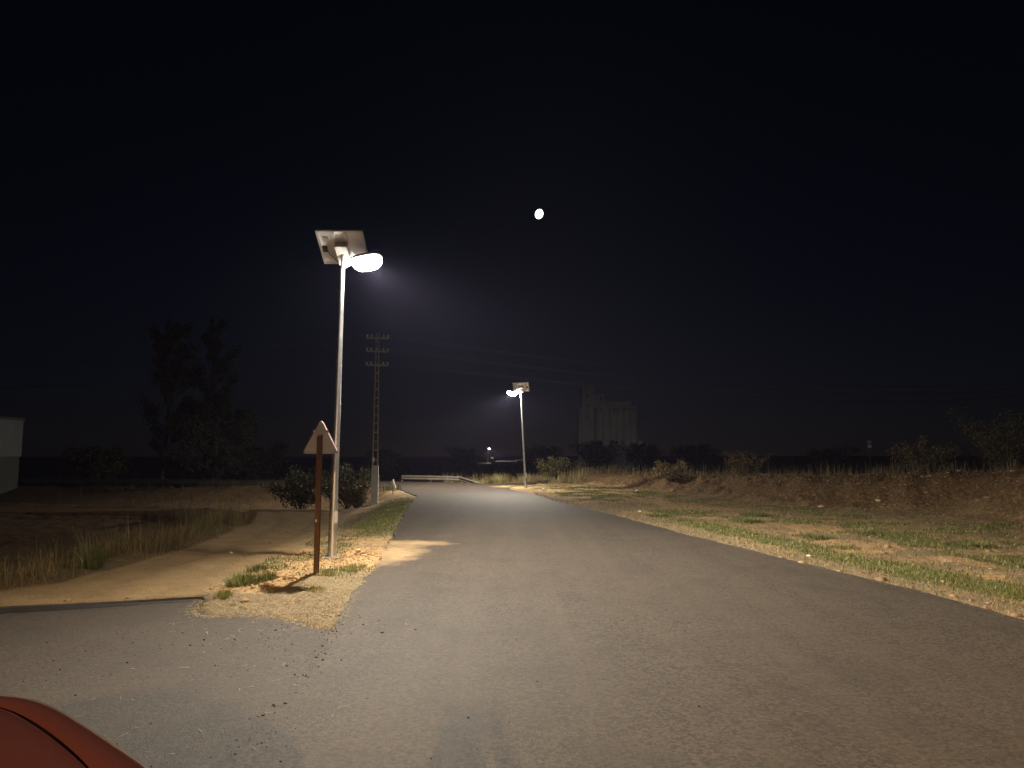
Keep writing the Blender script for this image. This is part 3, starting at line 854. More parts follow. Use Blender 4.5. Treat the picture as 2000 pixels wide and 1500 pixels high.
x, y = scatter(1500, -3.6, -1.8, 7.4, 9.2, lambda x, y: free(x, y) * np.exp(-((x + 2.05) / 0.35) ** 2 - ((y - 8.3) / 0.6) ** 2))
n = len(x)
tag(link('gravel', rock_np(n, on_ground(x, y, 0.0), rng.gamma(1.5, 0.004, n) + 0.003, 'gravel', 'rubble')), 'loose gravel on the pointed tip of the verge island', 'gravel', kind='stuff')
# asphalt crumbs and straw bits lying on the asphalt
jt = 7.9 - 3.6 * rng.random(320) ** 1.6
jx = np.interp(jt, [4.0, 5.06, 5.72, 6.76, 7.5, 8.5], [-1.55, -1.61, -1.59, -1.7, -1.81, -1.93])
x = np.concatenate([rng.normal(-2.3, 0.8, 300), rng.uniform(-5, 2, 260), rng.uniform(-4, -1.5, 160), jx + rng.normal(-0.04, 0.07, 320)]); y = np.concatenate([rng.normal(7.2, 0.45, 300), rng.uniform(4.2, 9, 260), rng.uniform(4.2, 8, 160), jt])
inr, ina = inside(x, y, ROAD), inside(x, y, APRON)
k = inr | ina
x, y, inr = x[k], y[k], inr[k]
P = np.stack([x, y, np.where(inr, 0.002, apron_z(x) + 0.002)], 1)
tag(link('asphalt_crumbs', rock_np(len(x), P, rng.gamma(1.3, 0.002, len(x)) + 0.0015, 'asphalt_crumbs', 'tar_and_shade')), 'black asphalt crumbs scattered over the junction', 'crumbs', kind='stuff')
nb = 110
def along(line, n, sd):
    seg = rng.integers(0, len(line) - 1, n); t = rng.random(n)
    L = np.array(line)
    p = L[seg] * (1 - t[:, None]) + L[seg + 1] * t[:, None]
    return p + rng.normal(0, sd, (n, 2))
ed = np.concatenate([along(APRON[1:9], 900, 0.07), along(LEFT[10:15], 500, 0.05), along(LEFT[8:11], 300, 0.05), along(RIGHT[6:12], 900, 0.06)])
x = np.concatenate([rng.uniform(-3.2, -1.2, 30), rng.normal(-2.4, 0.5, 40), ed[:, 0]]); y = np.concatenate([rng.uniform(4.3, 7.6, 30), rng.normal(7.5, 0.25, 40), ed[:, 1]])
inr, ina = inside(x, y, ROAD), inside(x, y, APRON)
k = inr | ina
P = np.stack([x, y, np.where(inr, 0.004, apron_z(x) + 0.004)], 1)[k]
n = len(P)
stuff('straw_bits', blade_mesh(P, rng.uniform(0.03, 0.11, n), rng.uniform(0.003, 0.006, n), rng.uniform(1.45, 1.56, n), palette(n, [STRAW * 1.3, STRAW], [3, 2]), 'straw_bits', curl=1.0), 'bits of dry straw lying on the asphalt edges')

def single_rock(name, label, cat, px, py, size, mat, flat=0.7, z=None, group=None):
    me = rock_np(1, np.zeros((1, 3)), np.array([size]), name, mat, flat)
    o = link(name, me)
    o.location = (px, py, (gz(px, py) if z is None else z) + size * flat * 0.5)
    o.rotation_euler[2] = random.uniform(0, 6)
    return tag(o, label, cat, group)
zb = gz(-2.74, 13.0)
single_rock('stone', 'lowest stone of the small pile right of the lamp foot', 'stone', -2.74, 13.0, 0.085, 'stone', 0.45, zb)
single_rock('stone', 'top stone of the small pile right of the lamp foot', 'stone', -2.76, 12.98, 0.055, 'stone', 0.6, zb + 0.06)
single_rock('stone', 'flat stone on the dirt right of the small stone pile', 'stone', -2.62, 12.75, 0.06, 'stone', 0.35)
single_rock('stone', 'white stone lying beside the sign post foot', 'stone', -2.82, 11.05, 0.035, 'litter', 0.7)
single_rock('stone', 'reddish stone on the straw left of the sign shadow', 'stone', -3.2, 8.75, 0.05, 'clod', 0.5)
single_rock('stone', 'dark stone on the orange dirt right of the far lamp foot', 'stone', 1.95, 43.4, 0.16, 'tar_and_shade', 0.6)
single_rock('litter', 'round white scrap of litter right of the far lamp foot', 'litter', 1.55, 35.6, 0.09, 'litter', 0.7)
single_rock('litter', 'white scrap on the grass further right of the far lamp', 'litter', 6.0, 34.5, 0.09, 'litter', 0.5)
single_rock('litter', 'white scrap at the right verge above the road edge', 'litter', 3.9, 22.0, 0.05, 'litter', 0.5)
single_rock('litter', 'white scrap lying on the straw strip by the right road edge', 'litter', 5.15, 12.6, 0.045, 'litter', 0.5)
single_rock('litter', 'white scrap lying in the middle of the dirt track', 'litter', -5.0, 12.9, 0.035, 'litter', 0.5)
for px, py, s, lab in ((12.2, 17.0, 0.13, 'pale rock at the bank foot near the right edge'), (10.4, 24.2, 0.11, 'pale rock on the bank slope below the small far panel'), (12.0, 23.6, 0.1, 'pale rock high on the bank slope towards the right')):
    single_rock('rock', lab, 'rock', px, py, s, 'stone', 0.6)

# rag on a stake at the bend
rx, ry = -5.35, 32.3
st = thing('marker_stake', 'short stake with a pale rag at the left bend', 'stake', (rx, ry, gz(rx, ry)))
MB().tube([(0, 0, -0.1), (0.01, 0, 0.3), (0, 0, 0.62)], 0.02, 6).build('stake', 'rust', st)
MB().tube([(0.02, 0, 0.16), (0.07, 0.01, 0.3), (0.03, 0, 0.45), (-0.03, 0, 0.55), (0.0, 0, 0.68)], [0.03, 0.075, 0.06, 0.09, 0.03], 7).build('rag', 'cloth', st, True)

# ------------------------------------------------------------------ street lamps
def led_light(parent, loc, watts, color, fwd, full_cutoff=False, back=0.08):
    l = bpy.data.lights.new('led_light', 'POINT')
    l.energy = watts
    l.color = color
    l.shadow_soft_size = 0.07
    l.use_nodes = True
    nt = l.node_tree
    em = nt.nodes['Emission']
    tc = N(nt, 'ShaderNodeTexCoord')
    sx = N(nt, 'ShaderNodeSeparateXYZ')
    nt.links.new(tc.outputs['Normal'], sx.inputs[0])
    mr = maprange(nt, sx.outputs[2], 1, -1)
    cr = N(nt, 'ShaderNodeValToRGB')          # luminaire distribution: weak at the nadir, strongest at 65 to 75 degrees
    el = cr.color_ramp.elements
    pts = [(0.0, 0.0), (0.40, 0.015), (0.46, 0.07), (0.50, 0.23), (0.58, 0.34), (0.64, 0.66), (0.70, 0.85), (0.78, 0.85), (0.9, 0.58), (1.0, 0.46)]
    if full_cutoff:
        pts = [(0.0, 0.0), (0.50, 0.0), (0.55, 0.03), (0.59, 0.25), (0.63, 0.85), (0.66, 1.0), (0.70, 0.9), (0.78, 0.7), (0.9, 0.4), (1.0, 0.3)]
    while len(el) < len(pts):
        el.new(0.5)
    for e, (p, s) in zip(el, pts):
        e.position = p
        e.color = (s, s, s, 1)
    nt.links.new(mr, cr.inputs[0])
    # the reflector throws forward over the road, less to the back of the pole
    fx = math_(nt, 'ADD', math_(nt, 'MULTIPLY', sx.outputs[0], math.cos(fwd)), math_(nt, 'MULTIPLY', sx.outputs[1], math.sin(fwd)))
    fw = math_(nt, 'ADD', maprange(nt, fx, -0.42, 0.1, back, 0.9), maprange(nt, fx, 0.1, 0.75, 0.0, 0.55))
    nt.links.new(math_(nt, 'MULTIPLY', cr.outputs[0], fw), em.inputs['Strength'])
    o = bpy.data.objects.new('led_light', l)
    COL.objects.link(o)
    o.parent = parent
    o.location = loc
    return o

def street_lamp(label, loc, arm_az, panel_yaw, tilt_y=0.0, watts=LAMP_W, color=(1.0, 0.89, 0.74), lens='led', H=5.0, full_cutoff=False, back=0.08):
    root = thing('street_lamp', label, 'street lamp', (*loc, gz(*loc) - 0.02), 0, 'solar street lamps along the road')
    root.rotation_euler = (0, tilt_y, 0)
    MB().box((0, 0, 0.03), (0.3, 0.3, 0.03)).build('base_plate', 'galv', root, False, 0.004)
    for a, b in ((-1, -1), (1, -1), (1, 1), (-1, 1)):
        MB().tube([(a * .11, b * .11, 0.03), (a * .11, b * .11, 0.085)], 0.014, 6).build('bolt', 'galv', root)
    MB().tube([(0, 0, 0.03), (0, 0, 0.28), (0, 0, 1.2), (0, 0, H)], [0.078, 0.076, 0.066, 0.046], 20).build('pole', 'galv', root, True)
    MB().tube([(0, 0, 0.255), (0, 0, 0.275)], 0.083, 20).build('collar', 'galv', root, True)
    MB().box((0.055, -0.045, 0.72), (0.008, 0.075, 0.2), Matrix.Rotation(R(-40), 3, 'Z')).build('access_label', 'label', root)
    # bracket, battery box
    MB().tube([(0, 0, H - 0.12), (0, 0, H + 0.38)], 0.03, 12).build('bracket', 'galv', root, True)
    d = Vector((math.cos(arm_az), math.sin(arm_az), 0))
    arm = MB().tube([d * 0.03 + Vector((0, 0, H + 0.02)), d * 0.3 + Vector((0, 0, H + 0.14))], 0.022, 10).build('arm', 'galv', root, True)
    hm = Matrix.Translation(d * 0.47 + Vector((0, 0, H + 0.17))) @ Matrix.Rotation(arm_az, 4, 'Z') @ Matrix.Rotation(R(-8), 4, 'Y')
    hb = MB()
    nseg = 20
    rings = []
    for (zz, sc) in ((0.0, 1.0), (0.03, 1.0), (0.06, 0.86), (0.075, 0.6), (0.078, 0.0)):
        rings.append([hm @ Vector((0.27 * sc * math.copysign(abs(math.cos(t)) ** 0.6, math.cos(t)), 0.19 * sc * math.copysign(abs(math.sin(t)) ** 0.6, math.sin(t)), zz)) for t in [k * 2 * math.pi / nseg for k in range(nseg)]])
    hb.add([p for r in rings for p in r], [(i * nseg + k, i * nseg + (k + 1) % nseg, (i + 1) * nseg + (k + 1) % nseg, (i + 1) * nseg + k) for i in range(4) for k in range(nseg)] + [tuple(range(nseg))])
    head = hb.build('lamp_head', 'headgrey', root, True)
    lb = MB()  # bowl deeper than a flat LED head, shaped to stand in for bloom
    rings = []
    for (zz, sc) in ((-0.002, 0.95), (-0.06, 1.0), (-0.13, 0.92), (-0.19, 0.66), (-0.22, 0.2)):
        rings.append([hm @ Vector((0.27 * sc * math.copysign(abs(math.cos(t)) ** 0.75, math.cos(t)), 0.18 * sc * math.copysign(abs(math.sin(t)) ** 0.75, math.sin(t)), zz)) for t in [k * 2 * math.pi / nseg for k in range(nseg)]])
    lb.add([p for r in rings for p in r], [(i * nseg + k, i * nseg + (k + 1) % nseg, (i + 1) * nseg + (k + 1) % nseg, (i + 1) * nseg + k) for i in range(4) for k in range(nseg)] + [tuple(4 * nseg + k for k in range(nseg))])
    lb.build('lens', lens, head, True)
    led_light(root, tuple(hm @ Vector((0, 0, -0.12))), watts, color, arm_az, full_cutoff, back)
    # solar panel: front normal tipped 30 degrees towards panel_yaw
    pm = Matrix.Translation((0, 0, H + 0.40)) @ Matrix.Rotation(-panel_yaw, 4, 'Z') @ Matrix.Rotation(R(-32), 4, 'X')
    W, D = 0.82, 0.76
    def pb(c, dd):
        b = MB().box(c, dd)
        b.v = [tuple(pm @ Vector(q)) for q in b.v]
        return b
    panel = pb((0, 0, 0.022), (W - 0.03, D - 0.03, 0.006)).build('solar_panel', 'cells', root)
    pb((0, 0, 0.014), (W - 0.03, D - 0.03, 0.005)).build('backsheet', 'backsheet', panel)
    for c, dd in (((0, D / 2, 0.012), (W + 0.03, 0.032, 0.042)), ((0, -D / 2, 0.012), (W + 0.03, 0.032, 0.042)), ((W / 2, 0, 0.012), (0.032, D - 0.034, 0.042)), ((-W / 2, 0, 0.012), (0.032, D - 0.034, 0.042))):
        pb(c, dd).build('frame_rail', 'alu', panel)
    for sx in (-0.11, 0.11):
        pb((sx, 0, -0.012), (0.035, D - 0.04, 0.03)).build('support_rail', 'alu', panel)
    side = -1 if math.cos(arm_az) > 0 else 1
    pb((side * 0.28, -0.2, 0.0), (0.085, 0.1, 0.022)).build('type_plate', 'boxgrey', panel)
    pb((side * 0.33, 0.03, -0.008), (0.09, 0.12, 0.035)).build('junction_box', 'black', panel)
    pb((0, 0.10, -0.075), (0.23, 0.46, 0.10)).build('battery_box', 'boxgrey', root, False, 0.008)
    j0 = pm @ Vector((side * 0.29, 0.03, -0.03))
    j1 = pm @ Vector((side * 0.2, 0.12, -0.11))
    j2 = pm @ Vector((side * 0.12, 0.28, -0.1))
    MB().tube([j0, j0.lerp(j1, 0.5) + Vector((0, 0, -0.02)), j1, j2], 0.009, 6).build('cable', 'black', root, True)
    return root
WARM, COOL = (1.0, 0.95, 0.86), (0.85, 0.95, 1.0)
street_lamp('near solar street lamp standing in orange dirt beside the sign', LAMP1, R(-12), R(1), 0.012, H=5.18)
street_lamp('second solar street lamp leaning slightly at the right bend', LAMP2, R(180), R(4), -0.047, H=4.97, back=0.5)
street_lamp('tiny far street lamp lit beyond the bend', (-8.4, 250), R(10), R(11), 0, LAMP_W, COOL, 'led_cool')
street_lamp('solar street lamp beside the road behind the camera', (0.25, -10.6), R(20), R(11), 0, LAMP_W * 2.2, (1.0, 0.66, 0.32), full_cutoff=True)

# ------------------------------------------------------------------ triangular sign seen from behind
sg = thing('warning_sign', 'triangular road sign seen from behind on a rusty post', 'sign', (*SIGN, gz(*SIGN) - 0.04), R(-14))
MB().box((0, -0.02, 1.0), (0.075, 0.045, 2.1)).build('post', 'rust', sg, False, 0.004)
def tri(side, r, n=5):
    hh = side * math.sqrt(3) / 2
    c = [(-side / 2, 0), (side / 2, 0), (0, hh)]
    cx, cy = 0, hh / 3
    pts = []
    for i, a0 in enumerate((210, 330, 90)):
        vx, vy = c[i]
        L = math.hypot(cx - vx, cy - vy)
        ox, oy = vx + (cx - vx) * 2 * r / L, vy + (cy - vy) * 2 * r / L
        for k in range(n):
            a = R(a0 - 60 + 120 * k / (n - 1))
            pts.append((ox + r * math.cos(a), oy + r * math.sin(a)))
    return pts
rotp = Matrix.Rotation(R(90), 4, 'X')
def plate(side, z0, y0, d, r=0.035):
    return MB().prism(tri(side, r), d, Matrix.Translation((0, y0, z0)) @ rotp)
pl = plate(0.60, 1.765, 0.032, 0.012).build('sign_plate', 'signback', sg)
plate(0.585, 1.769, 0.034, 0.0015).build('red_border', 'signred', pl)
plate(0.40, 1.822, 0.0365, 0.0015, 0.02).build('white_field', 'signwhite', pl)
rim = MB()
outer, inner = tri(0.60, 0.035), tri(0.588, 0.033)
nn = len(outer)
vs = [(x, 0.036, 1.765 + z) for x, z in outer] + [(x, -0.004, 1.765 + z) for x, z in outer] + [(x, 0.036, 1.7685 + z) for x, z in inner] + [(x, -0.004, 1.7685 + z) for x, z in inner]
fs = []
for i in range(nn):
    j = (i + 1) % nn
    fs += [(i, j, nn + j, nn + i), (2 * nn + i, 3 * nn + i, 3 * nn + j, 2 * nn + j), (nn + i, nn + j, 3 * nn + j, 3 * nn + i), (i, 2 * nn + i, 2 * nn + j, j)]
rim.add(vs, fs).build('rim', 'signrim', pl)
MB().box((0, 0.010, 2.10), (0.245, 0.018, 0.04)).build('mounting_rail', 'signback', pl)
MB().box((0, 0.010, 1.86), (0.40, 0.018, 0.03)).build('mounting_rail', 'signback', pl)
for sx in (-1, 1):
    MB().tube([(sx * 0.02, -0.046, 2.04), (sx * 0.02, -0.058, 2.04)], 0.01, 6).build('bolt', 'galv', sg)
MB().box((-0.012, -0.0445, 0.79), (0.02, 0.003, 0.04), Matrix.Rotation(R(12), 3, 'Y')).build('sticker', 'label', sg)

# ------------------------------------------------------------------ power pylon
py = thing('power_pylon', 'slim battened power pylon with a white concrete foot', 'pylon', (*PYL, -0.42), R(8))
cf = MB()
def ring(w, d, z):
    return [(-w, -d, z), (w, -d, z), (w, d, z), (-w, d, z)]
lv = [(0.145, 0.13, -0.1), (0.145, 0.13, 0.9), (0.16, 0.14, 1.12), (0.15, 0.13, 1.3), (0.132, 0.12, 1.7)]
cf.add([p for w, d, z in lv for p in ring(w, d, z)], [(i * 4 + k, i * 4 + (k + 1) % 4, i * 4 + 4 + (k + 1) % 4, i * 4 + 4 + k) for i in range(4) for k in range(4)] + [(0, 1, 2, 3), (16, 17, 18, 19)]).build('concrete_foot', 'concrete', py, False)
TOPZ = 7.35
def half(z):
    return 0.105 - 0.05 * (z - 1.7) / (TOPZ - 1.7)
for sx, sy in ((-1, -1), (1, -1), (1, 1), (-1, 1)):
    a, b = half(1.6), half(TOPZ)
    MB().tube([(sx * a, sy * a, 1.6), (sx * b, sy * b, TOPZ)], [0.028, 0.02], 4).build('leg', 'pylon', py)
z = 1.95
k = 0
while z < TOPZ - 0.1:
    hw = half(z)
    for s in (-1, 1):
        MB().box((0, s * hw, z), (2 * hw - 0.03, 0.012, 0.05)).build('batten', 'pylon', py)
        MB().box((s * hw, 0, z + 0.015), (0.012, 2 * hw - 0.03, 0.05)).build('batten', 'pylon', py)
    z += 0.385 - 0.004 * k
    k += 1
MB().box((-0.07, -0.115, 1.93), (0.09, 0.03, 0.2)).build('number_plate', 'label', py)
wire_pts = []
for zc in (5.95, 6.55, 7.12):
    arm = MB().box((0, 0, zc), (0.95, 0.07, 0.06)).build('crossarm', 'pylon', py)
    for sx in (-0.44, -0.26, 0.26, 0.44):
        MB().tube([(sx, 0, zc + 0.03), (sx, 0, zc + 0.06), (sx, 0, zc + 0.09), (sx, 0, zc + 0.12), (sx, 0, zc + 0.15)], [0.02, 0.045, 0.025, 0.045, 0.02], 8).build('insulator', 'porcelain', arm, True)
        if abs(sx) > 0.3:
            wire_pts.append((sx, zc + 0.15))
ca, sa = math.cos(R(8)), math.sin(R(8))
for i, (sx, zc) in enumerate(wire_pts):
    p0 = Vector((PYL[0] + sx * ca, PYL[1] + sx * sa, zc - 0.42))
    e1 = Vector((46 + sx, 62 + i * 0.4, zc + 0.9))
    e0 = Vector((-60 + sx, 44 + i * 0.3, zc + 0.6))
    pts = []
    for a, b in ((e0, p0), (p0, e1)):
        for j in range(17):
            t = j / 16
            if a is p0 and j == 0:
                continue
            q = a.lerp(b, t)
            q.z -= 1.1 * 4 * t * (1 - t)
            pts.append(q)
    side_ = 'left' if sx < 0 else 'right'
    lvl = ('lowest', 'middle', 'top')[i // 2]
    tag(MB().tube(pts, 0.008, 4).build('power_line', 'wire'), f'overhead wire on the {side_} end of the {lvl} pylon crossarm', 'wire', 'overhead wires on the pylon')

# ------------------------------------------------------------------ guard rail on the outside of the bend
GR = [(-1.75, 43.3, -0.02), (-2.4, 44.0, 0.16), (-3.3, 45.2, 0.36), (-5.2, 46.0, 0.38), (-7.2, 46.9, 0.38)]
gr = thing('guard_rail', 'metal guard rail ramped into the ground on the outer bend', 'guard rail', (GR[0][0], GR[0][1], -0.3))
O = Vector((GR[0][0], GR[0][1], -0.3))
prof = [(0.0, 0.0), (0.03, -0.03), (0.06, -0.06), (0.06, -0.10), (0.02, -0.145), (0.02, -0.165), (0.06, -0.21), (0.06, -0.25), (0.03, -0.28), (0.0, -0.31)]
for a, b in zip(GR[:-1], GR[1:]):
    pa, pb2 = Vector(a), Vector(b)
    t = (pb2 - pa).normalized()
    nr = Vector((t.y, -t.x, 0)).normalized()
    nr = -nr if nr.y > 0 else nr
    vs = []
    for p in (pa, pb2):
        for q in prof:
            vs.append(p - O + nr * q[0] + Vector((0, 0, q[1])))
    for p in (pa, pb2):
        for q in prof:
            vs.append(p - O + nr * (q[0] - 0.006) + Vector((0, 0, q[1])))
    n = len(prof)
    fs = [(i, i + 1, n + i + 1, n + i) for i in range(n - 1)] + [(2 * n + i, 3 * n + i, 3 * n + i + 1, 2 * n + i + 1) for i in range(n - 1)]
    fs += [(0, n, 3 * n, 2 * n), (n - 1, 3 * n - 1, 4 * n - 1, 2 * n - 1)]
    MB().add(vs, fs).build('beam', 'rail', gr)
for a in GR[1:]:
    p = Vector(a) - O
    MB().box((p.x, p.y + 0.05, (p.z - 0.4) / 2 - 0.05), (0.06, 0.08, p.z + 0.4)).build('post', 'rail', gr)

# ------------------------------------------------------------------ silo
SY = 96.0
def sx_(u):
    return (u - 1000) / 1390 * SY
def sz_(v):
    return CAM_H + (887 - v) / 1390 * SY
silo = thing('grain_silo', 'derelict concrete grain silo with a tall lift tower', 'silo', (sx_(1190), SY, -0.6))
S0 = Vector((sx_(1190), SY, -0.6))
def sbox(name, u0, u1, v0, v1, y0, d, mat='silo', parent=silo):
    x0, x1, z0, z1 = sx_(u0), sx_(u1), sz_(v1), sz_(v0)
    return MB().box(Vector(((x0 + x1) / 2, SY + y0 + d / 2, (z0 + z1) / 2)) - S0, (x1 - x0, d, z1 - z0)).build(name, mat, parent)
zb = -0.6
for i in range(6):                                   # row of round bins
    u = 1172 + 13.6 * i
    cx = sx_(u)
    for yy in (0.55, 2.1):
        MB().tube([Vector((cx, SY + yy, 0)) - Vector((S0.x, S0.y, 0)), Vector((cx - S0.x, yy, sz_(799) + 0.6))], sx_(1007.0), 20).build('bin', 'silo', silo, True)
tw = sbox('lift_tower', 1136, 1159, 757, 935, -0.3, 2.4)
sbox('tower_cap', 1135, 1160, 755.5, 759, -0.4, 2.6, 'silo', tw)
for v in (772, 790, 812):
    sbox('window', 1146, 1148.5, v, v + 3, -0.33, 0.06, 'silodark', tw)
hh_ = sbox('head_house', 1159.5, 1181, 770, 798, 0.1, 2.2)
sbox('window', 1173, 1176, 776, 780, 0.07, 0.06, 'silodark', hh_)
gl = sbox('gallery', 1162, 1234, 784, 794, 0.4, 1.8)
sbox('ledge', 1164, 1245.5, 793, 798.5, -0.25, 3.4)
sbox('annex', 1130.5, 1138, 800, 935, 0.4, 2.0)
sbox('parapet', 1130, 1136, 797.5, 800.5, 0.3, 2.2)
for i in range(5):
    sbox('pier', 1178.2 + 13.6 * i, 1179.4 + 13.6 * i, 799, 935, -0.06, 0.5)
for u in (1172, 1199):
    sbox('window', u - 1.2, u + 1.2, 800.5, 803.5, -0.14, 0.12, 'silodark')
sbox('loading_shed', 1165, 1250, 862, 935, -1.6, 1.4)

# ------------------------------------------------------------------ white building at the left edge
WB = (-31.2, 41.0)
wb = thing('warehouse', 'white flat roofed building at the far left edge', 'building', (*WB, -0.8), R(4))
MB().box((-5, 2.5, 3.55), (10, 5, 2.3)).build('wall', 'wallwhite', wb)
MB().box((-5.03, 2.5, 1.2), (9.9, 4.9, 2.4)).build('lower_wall', 'walldark', wb)  # lower part of the wall, in a darker tone
MB().box((-5, 2.5, 4.78), (10.1, 5.1, 0.16)).build('parapet', 'walldark', wb)
for i in range(6):
    w = MB().box((-0.65 - 1.0 * i, 0.0, 4.5), (0.8, 0.05, 0.34)).build('window', 'glass', wb)
    MB().box((-0.65 - 1.0 * i, -0.02, 4.31), (0.86, 0.06, 0.03)).build('sill', 'concrete', w)
for zz in (2.95, 3.6):
    MB().box((-5, -0.006, zz), (9.96, 0.012, 0.02)).build('panel_joint', 'alu', wb)
MB().box((-0.05, -0.015, 3.5), (0.1, 0.03, 2.3)).build('corner_post', 'wallwhite', wb)

# ------------------------------------------------------------------ small far things
fs_ = thing('round_road_sign', 'tiny round white and red sign right of the tiny far lamp', 'sign', (-6.3, 246, -0.3))
MB().tube([(0, 0, 0), (0, 0, 2.4)], 0.06, 8).build('post', 'galv', fs_)
dsk = MB().tube([(0, -0.10, 2.0), (0, -0.06, 2.0)], 0.62, 24).build('disc', 'signred', fs_)
MB().tube([(0, -0.115, 2.0), (0, -0.102, 2.0)], 0.46, 24).build('white_field', 'signwhite', dsk)
fb = thing('barrier', 'tiny white barrier between far lamp and round sign', 'barrier', (-6.9, 247, -0.3))
MB().box((0, 0, 0.75), (1.3, 0.12, 0.5)).build('board', 'signwhite', fb)
for s in (-0.5, 0.5):
    MB().box((s, 0, 0.24), (0.1, 0.1, 0.5)).build('leg', 'galv', fb)
fs2 = thing('road_sign', 'tiny dim square sign left of the tiny far lamp', 'sign', (-9.2, 248, -0.3))
MB().tube([(0, 0, 0), (0, 0, 2.4)], 0.05, 6).build('post', 'galv', fs2)
MB().box((0, -0.08, 2.2), (0.7, 0.04, 0.8)).build('panel', 'signback', fs2)
us = thing('utility_post', 'small pale panel on a post far behind the right bank', 'sign', (30.0, 60.0, 0.0))
MB().tube([(0, 0, 0), (0, 0, 2.95)], 0.04, 8).build('post', 'wire', us)
MB().box((0, -0.06, 2.4), (0.3, 0.05, 0.26)).build('lower_panel', 'signwhite', us)
MB().box((0, -0.06, 2.75), (0.3, 0.05, 0.3)).build('upper_panel', 'signback', us)

# ------------------------------------------------------------------ parked car at the lower left
M['paint'] = None
def car_paint():
    m, nt, bs = mat_new('copper red car paint')
    v = coords(nt)
    fl = noise(nt, v, 600, 2)
    bs.inputs['Metallic'].default_value = 0.0
    bs.inputs['Specular IOR Level'].default_value = 0.0
    nt.links.new(mix(nt, maprange(nt, fl, 0.35, 0.65), (0.06, 0.016, 0.012), (0.085, 0.026, 0.019)), bs.inputs['Base Color'])
    dust = noise(nt, v, 40, 5, 0.7)
    nt.links.new(maprange(nt, dust, 0.4, 0.7, 0.55, 0.65), bs.inputs['Roughness'])
    bs.inputs['Coat Weight'].default_value = 1.0
    bs.inputs['Coat Roughness'].default_value = 0.03
    return m
M['paint'] = car_paint()
M['tyre'] = simple('tyre rubber', (0.02, 0.02, 0.02), 0.85, 0, 0.2, 20)
M['rim'] = simple('silver wheel rim', (0.5, 0.5, 0.52), 0.35, 0.8, 0.1, 8, 0)
M['headlamp'] = simple('clear headlamp lens', (0.6, 0.42, 0.24), 0.12, 0, 0.1, 8, 0, coat=1.0)
CL, CW = 2.0, 0.86
def plan(t, inset=0.0):
    """closed outline, t in 0..1, superellipse with a rounder nose"""
    a = t * 2 * math.pi
    ex = 0.2
    c, s = math.cos(a), math.sin(a)
    x = (CL - inset) * math.copysign(abs(c) ** ex, c)
    y = (CW - inset) * math.copysign(abs(s) ** 0.4, s)
    return x, y
def deck(x):
    return float(np.interp(x, [-2, -1.6, 0.6, 1.3, 1.7, 2.0], [0.96, 1.0, 0.99, 0.93, 0.875, 0.84]))
def crown(y):
    return 0.015 * (1 - (y / CW) ** 2)
NT = 120
ts = [i / NT for i in range(NT)]
def loop(inset, dz, use_crown=True, flare=0.0):
    out = []
    for t in ts:
        x, y = plan(t, inset)
        out.append((x, y, deck(x) + (crown(y) if use_crown else 0) + dz))
    return out
def skin_loops(loops, close_top=None):
    b = MB()
    n = len(loops[0])
    b.add([p for l in loops for p in l], [(i * n + k, i * n + (k + 1) % n, (i + 1) * n + (k + 1) % n, (i + 1) * n + k) for i in range(len(loops) - 1) for k in range(n)])
    return b
CAR_LOC, CAR_RZ = (-2.64, 1.015), R(49.7)
car = thing('parked_car', 'copper red car, its bonnet corner in the lower left corner', 'car', (*CAR_LOC, -0.025), CAR_RZ)
lo = [loop(0.205, -0.012), loop(0.19, 0.0), loop(0.13, 0.002), loop(0.08, -0.01), loop(0.045, -0.035), loop(0.015, -0.085), loop(0.0, -0.16), loop(0.0, -0.3, False), [(x, y, 0.36) for x, y, _ in loop(0.015, 0)], [(x, y, 0.22) for x, y, _ in loop(0.06, 0)]]
body = skin_loops(lo)
n0 = len(body.v)
body.f.append(tuple(range(n0 - NT, n0)))
body.build('body', 'paint', car, True)
# dark floor of the shut line
sh = skin_loops([loop(0.195, -0.03), loop(0.25, -0.03)])
sh.build('shut_line', 'black', car, True)
# bonnet: grid inside the inset outline, ahead of the windscreen
def panel(name, xa, xb, inset, dz, mat, bulge=0.0):
    b = MB()
    nxp, nyp = 24, 24
    vs = []
    for i in range(nxp + 1):
        tq = i / nxp
        x = (xa + (xb - xa) * (1 - (1 - tq) ** 3)) if xb > 0 else (xb + (xa - xb) * (1 - (1 - tq) ** 3))
        # half width of the outline at x
        cx = min(1.0, abs(x) / (CL - inset))
        a = math.acos(min(1.0, cx ** (1 / 0.2)))
        hw = (CW - inset) * math.sin(a) ** 0.4
        for j in range(nyp + 1):
            q = math.sin((j / nyp - 0.5) * math.pi)
            y = hw * q
            edge = min(1.0, (1 - abs(q)) * 12) * min(1.0, (abs(xb - x)) * 14 if xb > 0 else 1)
            vs.append((x, y, deck(x) + crown(y) + dz - 0.006 * (1 - edge) + bulge * (1 - q * q) * (1 - tq ** 3)))
    fs = [(i * (nyp + 1) + j, i * (nyp + 1) + j + 1, (i + 1) * (nyp + 1) + j + 1, (i + 1) * (nyp + 1) + j) for i in range(nxp) for j in range(nyp)]
    return b.add(vs, fs).build(name, mat, car, True)
panel('bonnet', 0.62, CL - 0.2135, 0.213, 0.001, 'paint', 0.02)
panel('boot_deck', -CL + 0.1735, -1.25, 0.173, 0.001, 'paint', 0.0)
